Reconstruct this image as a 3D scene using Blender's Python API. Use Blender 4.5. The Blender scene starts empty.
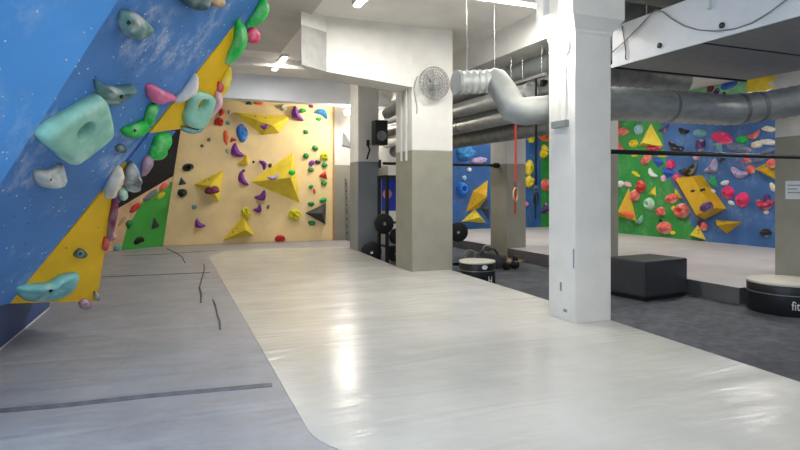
import bpy, bmesh, math, random
from mathutils import Vector, Matrix, noise
SC = bpy.context.scene
COL = SC.collection
R_ = math.radians

# ------------------------------------------------------------------ camera
TH = math.atan(230/575)
FW = Vector((math.sin(TH), math.cos(TH), 0)); RT = Vector((math.cos(TH), -math.sin(TH), 0)); UP = Vector((0, 0, 1))
CAM = Vector((0, 0, 1.5)); FPX = 575.0; HOR = 190.0
cd = bpy.data.cameras.new('camera'); cam = bpy.data.objects.new('camera', cd); COL.objects.link(cam)
cam.location = CAM; cam.rotation_euler = (math.pi/2, 0, -TH)
cd.sensor_width = 36; cd.lens = FPX/800*36; cd.shift_y = -(225-HOR)/800; cd.clip_start = .05
SC.camera = cam

def ray(px, py): return FW + RT*((px-400)/FPX) + UP*((HOR-py)/FPX)
class Plane:
    """point p, normal n facing the room"""
    def __init__(s, p, n): s.p = Vector(p); s.n = Vector(n).normalized()
    def at(s, px, py, off=0):
        d = ray(px, py); t = (s.p + s.n*off - CAM).dot(s.n)/d.dot(s.n)
        return CAM + d*t
    def depth(s, px, py): return (s.at(px, py)-CAM).dot(FW)
    def basis(s):
        u = (RT - s.n*RT.dot(s.n)).normalized(); v = s.n.cross(u).normalized()
        if v.z < 0: u, v = u, -v
        return u, v

# ------------------------------------------------------------------ materials
def lin(c):
    c /= 255
    return c/12.92 if c <= .04045 else ((c+.055)/1.055)**2.4
def rgb(h):
    h = h.lstrip('#'); return tuple(lin(int(h[i:i+2], 16)) for i in (0, 2, 4)) + (1,)
MATS = {}
def mat(name, hexc, rough=.6, metal=0, var=.06, scale=6, bump=0, bscale=40, spec=.5, stretch=None):
    if name in MATS: return MATS[name]
    m = bpy.data.materials.new(name); m.use_nodes = True; nt = m.node_tree; b = nt.nodes['Principled BSDF']
    b.inputs['Roughness'].default_value = rough; b.inputs['Metallic'].default_value = metal
    b.inputs['Specular IOR Level'].default_value = spec
    tc = nt.nodes.new('ShaderNodeTexCoord'); mp = nt.nodes.new('ShaderNodeMapping')
    if stretch: mp.inputs['Scale'].default_value = stretch
    nt.links.new(tc.outputs['Object'], mp.inputs['Vector'])
    n = nt.nodes.new('ShaderNodeTexNoise'); n.inputs['Scale'].default_value = scale; n.inputs['Detail'].default_value = 5
    nt.links.new(mp.outputs[0], n.inputs['Vector'])
    c = rgb(hexc); r = nt.nodes.new('ShaderNodeValToRGB')
    r.color_ramp.elements[0].position = .3; r.color_ramp.elements[1].position = .7
    r.color_ramp.elements[0].color = tuple(x*(1-var*2) for x in c[:3])+(1,)
    r.color_ramp.elements[1].color = tuple(min(1, x*(1+var*1.5)) for x in c[:3])+(1,)
    nt.links.new(n.outputs['Fac'], r.inputs['Fac']); nt.links.new(r.outputs['Color'], b.inputs['Base Color'])
    if bump:
        n2 = nt.nodes.new('ShaderNodeTexNoise'); n2.inputs['Scale'].default_value = bscale; n2.inputs['Detail'].default_value = 4
        nt.links.new(mp.outputs[0], n2.inputs['Vector'])
        bm_ = nt.nodes.new('ShaderNodeBump'); bm_.inputs['Strength'].default_value = bump; bm_.inputs['Distance'].default_value = .02
        nt.links.new(n2.outputs['Fac'], bm_.inputs['Height']); nt.links.new(bm_.outputs[0], b.inputs['Normal'])
    MATS[name] = m; return m
def mix_layer(m, fac_socket, col):
    nt = m.node_tree; b = nt.nodes['Principled BSDF']; src = b.inputs['Base Color'].links[0].from_socket
    mx = nt.nodes.new('ShaderNodeMix'); mx.data_type = 'RGBA'
    nt.links.new(fac_socket, mx.inputs['Factor']); nt.links.new(src, mx.inputs['A']); mx.inputs['B'].default_value = rgb(col)
    nt.links.new(mx.outputs['Result'], b.inputs['Base Color'])
def ramp(m, sock, p0, p1, v0=0., v1=1.):
    nt = m.node_tree; r = nt.nodes.new('ShaderNodeMapRange')
    r.inputs['From Min'].default_value = p0; r.inputs['From Max'].default_value = p1
    r.inputs['To Min'].default_value = v0; r.inputs['To Max'].default_value = v1
    nt.links.new(sock, r.inputs['Value']); return r.outputs[0]
def tex(m, kind, scale, stretch=(1, 1, 1), rot=(0, 0, 0), **kw):
    nt = m.node_tree; tc = nt.nodes.new('ShaderNodeTexCoord'); mp = nt.nodes.new('ShaderNodeMapping')
    mp.inputs['Scale'].default_value = stretch; mp.inputs['Rotation'].default_value = rot
    nt.links.new(tc.outputs['Object'], mp.inputs['Vector'])
    n = nt.nodes.new(kind); n.inputs['Scale'].default_value = scale
    for k, v in kw.items(): n.inputs[k].default_value = v
    nt.links.new(mp.outputs[0], n.inputs['Vector']); return n
def mul(m, a, b):
    n = m.node_tree.nodes.new('ShaderNodeMath'); n.operation = 'MULTIPLY'
    m.node_tree.links.new(a, n.inputs[0]); m.node_tree.links.new(b, n.inputs[1]); return n.outputs[0]
def chalky(m, dots='#e8eef4', dscale=13, chalk=.6, chalkcol='#c9d6e6', dsize=.10):
    n1 = tex(m, 'ShaderNodeTexNoise', 1.6, Detail=3.0); n2 = tex(m, 'ShaderNodeTexNoise', 9, stretch=(1, 1, .6), Detail=8.0, Roughness=.75)
    f = mul(m, ramp(m, n1.outputs['Fac'], .46, .62), ramp(m, n2.outputs['Fac'], .45, .72, 0, chalk))
    mix_layer(m, f, chalkcol)
    v = tex(m, 'ShaderNodeTexVoronoi', dscale)
    mix_layer(m, ramp(m, v.outputs['Distance'], dsize*1.2, dsize*.6), dots)
    return m
def emit(name, hexc, strength):
    m = bpy.data.materials.new(name); m.use_nodes = True; b = m.node_tree.nodes['Principled BSDF']
    b.inputs['Base Color'].default_value = rgb(hexc); b.inputs['Emission Color'].default_value = rgb(hexc)
    b.inputs['Emission Strength'].default_value = strength; return m

M = {}
M['white'] = mat('white_paint', '#dedcd6', .75, var=.03, scale=3, bump=.08, bscale=25)
M['whitecool'] = mat('cool_white_paint', '#d3d8e2', .7, var=.03, scale=2)
M['ceil'] = mat('ceiling_paint', '#e8e4de', .85, var=.04, scale=1.5)
M['greyceil'] = mat('grey_ceiling', '#c4c0bc', .85, var=.04, scale=2)
M['grey'] = mat('grey_paint', '#9b998b', .5, var=.04, scale=2.5, bump=.05, bscale=12)
M['greyblue'] = mat('blue_grey_paint', '#858a8e', .5, var=.04, scale=2.5)
M['rubber'] = mat('rubber_floor', '#4a4d55', .7, var=.22, scale=9, bump=.25, bscale=90)
_n = tex(M['rubber'], 'ShaderNodeTexNoise', 2.2, Detail=6.0)
mix_layer(M['rubber'], ramp(M['rubber'], _n.outputs['Fac'], .5, .75, 0, .35), '#80848c')
M['foam'] = mat('charcoal_vinyl', '#3c3d41', .45, var=.06, scale=5, bump=.1, bscale=20)
M['black'] = mat('black_plastic', '#17181a', .45, var=.1)
M['blackpaint'] = mat('black_steel', '#1c1d1f', .4, var=.1)
M['darkpanel'] = mat('black_panel', '#131315', .8, var=.15)
M['steel'] = mat('galvanised_steel', '#b8bbb9', .42, .5, var=.1, scale=5, stretch=(1, 1, 3))
M['steelpaint'] = mat('painted_duct', '#8d918f', .6, .1, var=.05)
M['steeldark'] = mat('dull_duct', '#8e908e', .45, .5, var=.12, scale=6)
M['acwhite'] = mat('unit_white', '#c9cdd2', .45, var=.02)
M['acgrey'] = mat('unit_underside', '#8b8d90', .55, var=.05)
M['chrome'] = mat('chrome', '#b8b8b4', .25, .9, var=.03)
M['paper'] = mat('paper', '#dfe3e6', .7, var=.02)
M['ink'] = mat('grey_ink', '#9aa0a6', .8, var=.02)
M['wood'] = mat('plank_wood', '#b48a5c', .6, var=.18, scale=3, stretch=(1, 9, 1))
M['ply'] = chalky(mat('birch_ply', '#f3d8a0', .6, var=.07, scale=1.3), dots='#a08560', dscale=4.6, chalk=.3, chalkcol='#f2e6d2', dsize=.04)
M['plyedge'] = mat('ply_edge', '#b68b5a', .7, var=.1)
M['blueA'] = chalky(mat('light_blue_board', '#52a0ea', .5, var=.06, scale=1.2), chalk=.45, chalkcol='#b4d2f2')
M['blueB'] = chalky(mat('blue_board', '#437fc4', .5, var=.1, scale=1.1), chalk=.75, chalkcol='#d5dbe6')
_v = tex(M['blueB'], 'ShaderNodeTexVoronoi', 11, stretch=(1.1, .9, 1.07)); mix_layer(M['blueB'], ramp(M['blueB'], _v.outputs['Distance'], .1, .06), '#1c2f52')
M['navy'] = mat('navy_board', '#2b4c86', .55, var=.08, scale=2)
M['yellowC'] = mat('yellow_board', '#eebf12', .5, var=.06, scale=3)
_v = tex(M['yellowC'], 'ShaderNodeTexVoronoi', 7); mix_layer(M['yellowC'], ramp(M['yellowC'], _v.outputs['Distance'], .07, .04), '#6a4710')
M['green'] = chalky(mat('green_board', '#2f8f3c', .55, var=.08, scale=2), dots='#bcd6bc', dscale=5, chalk=.45, chalkcol='#9fc7a4', dsize=.045)
M['brightgreen'] = mat('bright_green_board', '#3fa43f', .55, var=.06, scale=2)
M['palegreen'] = mat('pale_green_board', '#8fcf9a', .6, var=.12, scale=4)
M['slate'] = chalky(mat('slate_blue_board', '#3b67a0', .55, var=.1, scale=1.5), dots='#b8c8da', dscale=5, chalk=.5, chalkcol='#9fb3cc', dsize=.045)
M['deepblue'] = chalky(mat('deep_blue_board', '#2b5c9e', .55, var=.1, scale=1.5), dots='#b8c8da', dscale=5, chalk=.4, chalkcol='#9fb3cc', dsize=.045)
M['peach'] = mat('peach_board', '#d9b48c', .6, var=.1, scale=3)
M['volY'] = mat('yellow_volume', '#f0d640', .55, var=.06, scale=4)
M['volYd'] = mat('mustard_volume', '#d9ab1c', .55, var=.06, scale=4)
M['volK'] = mat('charcoal_volume', '#3d3f43', .6, var=.06, scale=4)
M['volS'] = mat('slate_volume', '#54607a', .6, var=.08, scale=4)
M['volG'] = mat('green_volume', '#35b45a', .55, var=.06, scale=4)
M['volB'] = mat('blue_volume', '#2f5cc0', .55, var=.06, scale=4)
M['lampglass'] = emit('lamp_glass', '#fff6e8', 40)
M['diffuser'] = emit('tube_diffuser', '#fffaf2', 7.0)
M['spot'] = emit('bulb_glass', '#fff1dc', 40)
M['redstrap'] = mat('red_webbing', '#b5362c', .8, var=.1)
M['bannerblue'] = mat('blue_banner', '#2a48c8', .6, var=.05)
M['bannerpink'] = mat('pink_print', '#e8a6b4', .6, var=.05)

# wrinkled vinyl: grey left mat, white running mat
def vinyl(name, hexc, rough, bump, spec=.5):
    m = mat(name, hexc, rough, var=.05, scale=1.4, spec=spec)
    nt = m.node_tree; b = nt.nodes['Principled BSDF']
    a = tex(m, 'ShaderNodeTexNoise', 1.0, stretch=(.45, 2.5, 1), rot=(0, 0, .06), Detail=3.0, Distortion=.8)
    c = tex(m, 'ShaderNodeTexNoise', 2.2, stretch=(.8, 2.0, 1), Detail=3.0, Distortion=1.0)
    ad = nt.nodes.new('ShaderNodeMath'); ad.operation = 'MULTIPLY_ADD'; ad.inputs[1].default_value = .35
    nt.links.new(c.outputs['Fac'], ad.inputs[0]); nt.links.new(a.outputs['Fac'], ad.inputs[2])
    bp = nt.nodes.new('ShaderNodeBump'); bp.inputs['Strength'].default_value = bump; bp.inputs['Distance'].default_value = .05
    nt.links.new(ad.outputs[0], bp.inputs['Height']); nt.links.new(bp.outputs[0], b.inputs['Normal'])
    return m
M['vinylG'] = vinyl('grey_vinyl', '#9d9da1', .45, .9)
_n = tex(M['vinylG'], 'ShaderNodeTexNoise', 2.5, Detail=7.0, Roughness=.65)
mix_layer(M['vinylG'], ramp(M['vinylG'], _n.outputs['Fac'], .45, .8, 0, .4), '#c2c2c4')
M['vinylW'] = vinyl('white_vinyl', '#c6c5bf', .25, .34)
M['vinylF'] = vinyl('pale_vinyl', '#b9b4b4', .5, .3)
M['matside'] = mat('mat_side', '#5d5d5f', .6, var=.06)
M['tape'] = mat('grey_tape', '#6c6e76', .6, var=.15, scale=12)
M['seam'] = mat('dark_seam', '#58595c', .7, var=.1)

HC = dict(teal='#5f8783', mint='#93cdb8', darkteal='#33575a', stone='#b4b8b2', white='#e2e0da', pink='#e0719c', palepink='#e6b3bf',
  hotpink='#e8336f', crimson='#c22b4e', red='#d0342b', coral='#ec6a5c', orange='#f06a34', yellow='#e8cc22', lemon='#d9d21f', green='#2fa348',
  lime='#22c24a', emerald='#1f8a4a', blue='#2a7ed8', azure='#3a8fd0', purple='#7d2f9c', plum='#572b6e', maroon='#7a2a52', black='#1b1b1e', grey='#76797a',
  darkgrey='#4c5052', slate='#6f7d99', palegreen='#b9e2c8', sky='#9cc8dc', cream='#e9dcc0', tan='#c7a276', mauve='#a9849c', lilac='#b6a3cc', seafoam='#6fa8ad', royal='#2f5fc4', aqua='#7fc6cc')
def hmat(c):
    k = 'hold_'+c
    if k in MATS: return MATS[k]
    m = mat(k, HC[c], .55, var=.07, scale=9, bump=.12, bscale=120)
    n = tex(m, 'ShaderNodeTexNoise', 4.5, Detail=4.0)
    q = c in ('black', 'coral', 'lilac', 'plum', 'white', 'stone', 'grey', 'teal', 'crimson', 'cream')
    mix_layer(m, ramp(m, n.outputs['Fac'], .52 if q else .56, .68 if q else .78, 0, .75 if q else .5), '#e4e4de')       # climbing chalk
    return m

# ------------------------------------------------------------------ object helpers
def link(name, me, m=None, parent=None, loc=None, mw=None):
    o = bpy.data.objects.new(name, me); COL.objects.link(o)
    if m is not None and me is not None: me.materials.append(m)
    if mw is not None: o.matrix_world = mw
    if loc is not None: o.location = loc
    if parent is not None:
        o.parent = parent
    return o
def tag(o, label, cat, group=None):
    o['label'] = label; o['category'] = cat
    if group: o['group'] = group
    return o
def struct(o): o['kind'] = 'structure'; return o
def empty(name, loc, label, cat, group=None, rz=0):
    o = bpy.data.objects.new(name, None); COL.objects.link(o); o.location = loc; o.rotation_euler = (0, 0, rz)
    o.empty_display_size = .1
    return tag(o, label, cat, group)
class MB:
    def __init__(s): s.bm = bmesh.new()
    def box(s, x0, x1, y0, y1, z0, z1):
        vs = [s.bm.verts.new((x, y, z)) for z in (z0, z1) for x, y in ((x0, y0), (x1, y0), (x1, y1), (x0, y1))]
        for f in ((3, 2, 1, 0), (4, 5, 6, 7), (0, 1, 5, 4), (1, 2, 6, 5), (2, 3, 7, 6), (3, 0, 4, 7)): s.bm.faces.new([vs[i] for i in f])
        return s
    def prism(s, pts, z0, z1):
        a = [s.bm.verts.new((x, y, z0)) for x, y in pts]; b = [s.bm.verts.new((x, y, z1)) for x, y in pts]; n = len(pts)
        s.bm.faces.new(a[::-1]); s.bm.faces.new(b)
        for i in range(n): s.bm.faces.new((a[i], a[(i+1) % n], b[(i+1) % n], b[i]))
        return s
    def slab(s, pts, off):
        """3D polygon thickened by vector off"""
        a = [s.bm.verts.new(p) for p in pts]; b = [s.bm.verts.new(Vector(p)+Vector(off)) for p in pts]; n = len(pts)
        s.bm.faces.new(a); s.bm.faces.new(b[::-1])
        for i in range(n): s.bm.faces.new((a[(i+1) % n], a[i], b[i], b[(i+1) % n]))
        return s
    def tube(s, path, rad, seg=12, cap=True, closed=False):
        P = [Vector(p) for p in path]; n = len(P); rings = []
        rads = rad if isinstance(rad, (list, tuple)) else [rad]*n
        prev = None
        for i, p in enumerate(P):
            if closed: t = (P[(i+1) % n]-P[i-1]).normalized()
            else: t = (P[min(i+1, n-1)]-P[max(i-1, 0)]).normalized()
            if prev is None:
                a = Vector((0, 0, 1)) if abs(t.z) < .9 else Vector((1, 0, 0))
                u = t.cross(a).normalized()
            else:
                u = (prev - t*prev.dot(t)).normalized()
            prev = u; w = t.cross(u)
            rings.append([s.bm.verts.new(p+(u*math.cos(2*math.pi*k/seg)+w*math.sin(2*math.pi*k/seg))*rads[i]) for k in range(seg)])
        m = n if closed else n-1
        for i in range(m):
            A, B = rings[i], rings[(i+1) % n]
            for k in range(seg): s.bm.faces.new((A[k], A[(k+1) % seg], B[(k+1) % seg], B[k]))
        if cap and not closed:
            s.bm.faces.new(rings[0][::-1]); s.bm.faces.new(rings[-1])
        return s
    def lathe(s, prof, c=(0, 0, 0), axis='Z', seg=40):
        rings = []
        c = Vector(c)
        for r, h in prof:
            ring = []
            for k in range(seg):
                a = 2*math.pi*k/seg; x, y = r*math.cos(a), r*math.sin(a)
                v = {'Z': (x, y, h), 'Y': (x, h, y), 'X': (h, x, y)}[axis]
                ring.append(s.bm.verts.new(c+Vector(v)))
            rings.append(ring)
        for A, B in zip(rings, rings[1:]):
            for k in range(seg): s.bm.faces.new((A[k], A[(k+1) % seg], B[(k+1) % seg], B[k]))
        s.bm.faces.new(rings[0][::-1]); s.bm.faces.new(rings[-1])
        return s
    def build(s, name, m, parent=None, bevel=0, smooth=False, loc=None, autosm=False):
        bm = s.bm
        bmesh.ops.remove_doubles(bm, verts=bm.verts, dist=1e-6)
        if bevel: bmesh.ops.bevel(bm, geom=list(bm.edges), offset=bevel, segments=2, affect='EDGES', profile=.6)
        bmesh.ops.recalc_face_normals(bm, faces=bm.faces)
        if smooth:
            for f in bm.faces: f.smooth = True
            for e in bm.edges:
                if len(e.link_faces) == 2 and e.calc_face_angle(0) > R_(40): e.smooth = False
        me = bpy.data.meshes.new(name); bm.to_mesh(me); bm.free()
        return link(name, me, m, parent, loc)

# ------------------------------------------------------------------ the room
CEIL = 4.5; FL = -.25
struct(MB().box(-3.6, 14.8, -3.4, 19.9, FL-.2, FL).build('floor', M['rubber']))
struct(MB().box(-3.6, 14.8, -3.4, 19.9, CEIL, CEIL+.2).build('ceiling', M['ceil']))
struct(MB().box(14.6, 14.8, -3.4, 19.9, FL, CEIL).build('wall_right', M['white']))
struct(MB().box(-3.4, 14.6, 19.7, 19.9, FL, CEIL).build('wall_back', M['white']))
struct(MB().box(-3.4, 14.6, -3.4, -3.2, FL, CEIL).build('wall_front', M['white']))
# left wall with two wide windows beside the camera
W = MB(); wins = [(-2.6, 0.4), (1.0, 4.0)]
W.box(-3.6, -3.4, -3.4, 19.9, FL, 1.0); W.box(-3.6, -3.4, -3.4, 19.9, 3.6, CEIL)
xs = [-3.4]+[v for w in wins for v in w]+[19.9]
for i in range(0, len(xs), 2): W.box(-3.6, -3.4, xs[i], xs[i+1], 1.0, 3.6)
struct(W.build('wall_left', M['white']))
for i, (a, b) in enumerate(wins):
    f = MB()
    for y in [a+(b-a)*k/3 for k in range(4)]: f.box(-3.53, -3.47, max(a, y-.03), min(b, y+.03), 1.0, 3.6)
    f.box(-3.53, -3.47, a, b, 1.0, 1.06).box(-3.53, -3.47, a, b, 3.54, 3.6).box(-3.53, -3.47, a, b, 2.5, 2.56)
    struct(f.build('window_%d' % (i+1), M['white']))
    L = bpy.data.lights.new('window_portal', 'AREA'); L.shape = 'RECTANGLE'; L.size = 2.6; L.size_y = b-a; L.cycles.is_portal = True
    lo = bpy.data.objects.new('window_portal', L); COL.objects.link(lo); lo.location = (-3.62, (a+b)/2, 2.3); lo.rotation_euler = (0, R_(-90), 0)

# partition at the back right of the ply wall: white above, grey dado
struct(MB().box(4.56, 6.3, 16.75, 16.9, 2.25, CEIL).build('wall_niche', M['white']))
struct(MB().box(4.56, 6.3, 16.745, 16.9, FL, 2.25).build('baseboard_niche', M['grey']))
# ceiling fittings of the room: soffit, beams, grey ceiling field
struct(MB().prism([(-2.6, 15.3), (6.0, 15.3), (6.0, 15.7), (-2.6, 15.7)], 3.86, CEIL).build('trim_1', M['whitecool']))
struct(MB().box(-3.4, 2.2, 7.6, 12.4, CEIL-.06, CEIL).build('trim_2', M['greyceil']))  # flat slab in a greyer tone than the rest of the ceiling
struct(MB().box(5.75, 6.15, 7.0, 19.6, 4.0, CEIL).build('trim_3', M['white']))
struct(MB().box(-3.4, 14.6, 13.3, 13.45, 4.32, CEIL).build('trim_4', M['ceil']))
struct(MB().box(4.2, 14.5, 4.9, 5.2, 4.2, CEIL).build('trim_5', M['ceil']))

# ------------------------------------------------------------------ columns
def column(x0, x1, y0, y1, zsplit, label, base=FL, capital=None, lower='grey'):
    cx, cy = (x0+x1)/2, (y0+y1)/2
    r = empty('column', (cx, cy, base), label, 'column', 'square pillars')
    def part(mb, name, m, **k): return mb.build(name, m, r, **k)
    lx0, lx1, ly0, ly1 = x0-cx, x1-cx, y0-cy, y1-cy
    if zsplit is None:
        part(MB().box(lx0, lx1, ly0, ly1, 0, CEIL-base), 'shaft', M['white'], bevel=.012)
    else:
        part(MB().box(lx0, lx1, ly0, ly1, 0, zsplit-base), 'grey_lower_shaft', M[lower], bevel=.012)
        part(MB().box(lx0, lx1, ly0, ly1, zsplit-base, CEIL-base), 'white_upper_shaft', M['white'], bevel=.012)
    return r, cx, cy
c1, c1x, c1y = column(4.21, 4.72, 5.25, 5.73, None, 'all white nearest column standing at the edge of the white mat')
# its capital: flared block with a chamfered underside
b = MB(); a0 = [(-.255, -.24), (.255, -.24), (.255, .24), (-.255, .24)]
lo_, mid, top = 3.42, 3.62, CEIL
def ring(e, z): return [b.bm.verts.new((x*(1+e/.25), y*(1+e/.25), z-FL)) for x, y in a0]
rs = [ring(.002, 3.26), ring(.012, 3.285), ring(.012, 3.31), ring(.105, 3.44), ring(.105, CEIL-.001)]
for A, B in zip(rs, rs[1:]):
    for k in range(4): b.bm.faces.new((A[k], A[(k+1) % 4], B[(k+1) % 4], B[k]))
b.bm.faces.new(rs[0][::-1]); b.bm.faces.new(rs[-1])
b.build('capital', M['white'], c1)
# chips at its foot
for (x, z, w, h, y) in ((4.208, .62, .02, .22, 5.27), (4.208, .33, .03, .1, 5.5), (4.208, .1, .06, .035, 5.42)):
    MB().prism([(-.002, -w/2), (.002, -w/2), (.002, w/2), (-.002, w/2)], 0, h).build('paint_chip', M['greyblue'], c1, loc=(x-c1x, y-c1y, z-FL))
c2, c2x, c2y = column(4.11, 4.94, 9.68, 10.5, 2.23, 'broad half grey half white column carrying the round cage fan')
c3, c3x, c3y = column(4.29, 4.83, 13.5, 14.19, 2.2, 'farthest column on the left, blue grey below, beside the weight plates', lower='greyblue')
c4, c4x, c4y = column(8.09, 8.66, 12.77, 13.6, 2.18, 'far column behind the hanging gym rings, grey below and white above')
c5, c5x, c5y = column(8.3, 8.9, 9.68, 10.3, 2.25, 'column peeping out from behind the nearest white column')
c6, c6x, c6y = column(9.86, 10.46, 6.4, 6.93, 2.42, 'grey column at the right edge with a paper notice on it', base=.001)

# bulkhead beam running left from the broad column
bb = MB(); fp = [(2.0, 9.38), (2.5, 9.68), (4.11, 9.68), (4.11, 10.3), (2.4, 10.3)]
zb = [3.56, 3.54, 3.38, 3.38, 3.55]
A = [bb.bm.verts.new((x, y, z)) for (x, y), z in zip(fp, zb)]; B = [bb.bm.verts.new((x, y, CEIL)) for x, y in fp]
bb.bm.faces.new(A[::-1]); bb.bm.faces.new(B)
for i in range(5): bb.bm.faces.new((A[i], A[(i+1) % 5], B[(i+1) % 5], B[i]))
struct(bb.build('trim_7', M['white']))
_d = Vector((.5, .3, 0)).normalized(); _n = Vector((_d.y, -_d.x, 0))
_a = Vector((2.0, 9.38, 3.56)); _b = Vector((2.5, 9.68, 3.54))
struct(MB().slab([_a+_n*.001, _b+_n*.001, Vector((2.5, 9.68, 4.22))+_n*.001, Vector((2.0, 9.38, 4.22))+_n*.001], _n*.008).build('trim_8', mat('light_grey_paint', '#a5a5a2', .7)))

# ------------------------------------------------------------------ mats
def fillet(c, r, a0, a1, n=8): return [(c[0]+r*math.cos(R_(a0+(a1-a0)*i/n)), c[1]+r*math.sin(R_(a0+(a1-a0)*i/n))) for i in range(n+1)]
edge = [(4.53, 2.6), (4.70, 5.245), (4.205, 5.245), (4.205, 5.735), (4.735, 5.735), (4.88, 9.675), (4.105, 9.675), (4.105, 10.505), (4.285, 13.495), (4.285, 14.195), (4.9, 14.3), (4.9, 16.6)]
gm = MB().prism([(-3.35, -2.6), (4.3, -2.6)]+edge+[(-3.35, 16.60)], FL, 0).build('crash_mat', M['vinylG'])
tag(gm, 'grey wrinkled vinyl crash mat covering the floor below the blue climbing wall', 'mat', 'crash mats')
wm = MB().prism(fillet((1.4, 3.55), .6, 180, 250)+[(2.2, 1.8), (4.47, 1.6)]+edge[:9]+[(4.283, 14.2), (3.9, 14.72), (1.4, 14.85), (.95, 14.0), (.8, 13.2)], 0, .005).build('mat_cover', M['vinylW'])
tag(wm, 'glossy white vinyl runner leading down the middle of the room', 'mat', 'crash mats')
fm = MB().prism([(8.1, 6.25), (14.55, 6.25), (14.55, 19.6), (8.1, 19.6), (8.1, 13.61), (8.67, 13.61), (8.67, 12.76), (8.1, 12.76), (8.1, 10.4), (8.91, 10.4), (8.91, 9.67), (8.1, 9.67)], FL, 0)
fmo = fm.build('crash_mat', M['vinylF'])
fmo.data.materials.append(M['matside'])
for p in fmo.data.polygons:
    if abs(p.normal.z) < .5: p.material_index = 1
tag(fmo, 'raised pale mat in front of the green and blue wall across the room', 'mat', 'crash mats')

Z0 = Plane((0, 0, 0), (0, 0, 1))
def strip(pts, w, name, m, label, cat, z=.004):
    P = [Z0.at(*p) for p in pts]; b = MB()
    for p, q in zip(P, P[1:]):
        d = (q-p).normalized(); n = Vector((-d.y, d.x, 0))*w/2
        b.prism([tuple((p-n)[:2]), tuple((q-n)[:2]), tuple((q+n)[:2]), tuple((p+n)[:2])], .0005, z)
    return tag(b.build(name, m), label, cat)
strip([(-60, 415), (0, 411), (70, 405), (150, 396), (272, 385)], .085, 'tape_strip', M['tape'], 'wide dark tape strip across the grey mat nearest the camera', 'tape')
strip([(102, 277), (210, 272.5)], .06, 'tape_strip', M['seam'], 'thin dark seam tape across the grey mat near the yellow panel', 'tape')
strip([(122, 256), (165, 254), (215, 250.5)], .05, 'tape_strip', M['seam'], 'faint seam tape on the grey mat closest to the far plywood wall', 'tape')
def cord(pts, r, name, m, label, cat):
    return tag(MB().tube([Z0.at(*p)+Vector((0, 0, r*.9)) for p in pts], r, 6).build(name, m, smooth=True), label, cat)
cord([(167, 249), (176, 253), (182, 257), (185, 263)], .008, 'mat_strap_and_fold', M['seam'], 'short dark strap lying on the mat before the plywood wall', 'strap')
cord([(204, 265), (204.5, 270), (202.5, 277), (201, 282), (199.5, 288), (201.5, 295), (201, 303)], .01, 'mat_strap_and_fold', M['seam'], 'crooked mat wrinkle drawn dark next to the white runner, upper of two', 'strap')  # vinyl wrinkle as a thin ridge, the fold's shade put into its colour
cord([(213, 300), (216, 307), (217.5, 315), (220, 322), (220.5, 330)], .009, 'mat_strap_and_fold', M['tape'], 'shorter grey mat fold next to the white runner, lower of two', 'strap')  # lower fold of the vinyl, a ridge coloured darker than the mat

# ------------------------------------------------------------------ climbing walls
# foreground overhang: three faces meeting on leaning arrises
P0 = Vector((-1.31, 6.0, .5))
PB = Plane(P0, (1, -.5, -.72))
pB = lambda x, y, o=0: PB.at(x, y, o)
cr2_top = pB(240, 18); d2 = (cr2_top-P0)
cr2 = lambda z: P0 + d2*((z-P0.z)/d2.z)
k1a, k1b = pB(118, 0), pB(0, 185); d1 = (k1a-k1b)
cr1 = lambda z: k1b + d1*((z-k1b.z)/d1.z)
PA = Plane(k1b, d1.cross(Vector((-1, -1.0, .0))) if d1.cross(Vector((-1, -1.0, .0))).dot(CAM-k1b) > 0 else -d1.cross(Vector((-1, -1.0, .0))))
wall = empty('climbing_wall', (-1.6, 6.2, 0), 'big blue overhanging bouldering wall with yellow edge panels on the left', 'climbing wall')
def wpart(mb, name, m, parent=wall, **k):
    o = mb.build(name, m, None, **k); o.parent = parent; o.matrix_parent_inverse = Matrix.Translation(-Vector(parent.location)) ; return o
BK = lambda n, t: -Vector(n)*t
zt = CEIL-.02
bl, tl = cr1(.5), cr1(zt); br, tr = cr2(.5), cr2(zt)
wpart(MB().slab([bl, br, tr, tl], BK(PB.n, .05)), 'blue_panel', M['blueB'])
e = Vector((-1, -1, 0)).normalized()
dd = 2.2
wpart(MB().slab([bl+e*dd, bl, tl, tl+e*3.2], BK(PA.n, .05)), 'light_blue_panel', M['blueA'])
# yellow faces folding back from the arris
c1_ = CAM + ray(97, 300)*6.02
PC = Plane(P0, (br-c1_).cross(tr-br)); 
if PC.n.dot(CAM-P0) < 0: PC.n = -PC.n
pC = lambda x, y, o=0: PC.at(x, y, o)
wpart(MB().slab([pC(9.5, 303.5), pC(97, 301), pC(104, 255), pC(112, 212), pC(127, 163)], BK(PC.n, .05)), 'yellow_panel', M['yellowC'])
wpart(MB().slab([pC(150, 133), pC(196, 127), pC(218, 100), pC(224, 78), pC(231, 60), pC(241, 17)], BK(PC.n, .05)), 'yellow_panel', M['yellowC'])
wpart(MB().slab([pC(127, 163), pC(122, 192), pC(118, 204), pC(146, 172), pC(176, 131), pC(150, 133)], BK(PC.n, .05)), 'blue_return_panel', M['blueB'])
wpart(MB().slab([pC(241, 17), pC(231, 60), pC(250, 28), pC(268, -5), pC(290, -60), pC(275, -60)], BK(PC.n, .05)), 'blue_return_panel', M['blueB'])
# kicker under the overhang
k0 = Z0.at(0, 349); k1 = Z0.at(49, 308); kd = (k1-k0)
kA, kB = k0-kd*1.3, k0+kd*1.0
ku = Vector((.08, 0, .62))
wpart(MB().slab([kA, kB, kB+ku, kA+ku], (-.05, 0, 0)), 'navy_kicker', M['navy'])
kn = Vector((kd.y, -kd.x, 0)).normalized()*.012
wpart(MB().slab([kA+kn, kB+kn, kB+kn+UP*.008, kA+kn+UP*.008], -kn), 'kicker_strip', M['white'])
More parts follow.
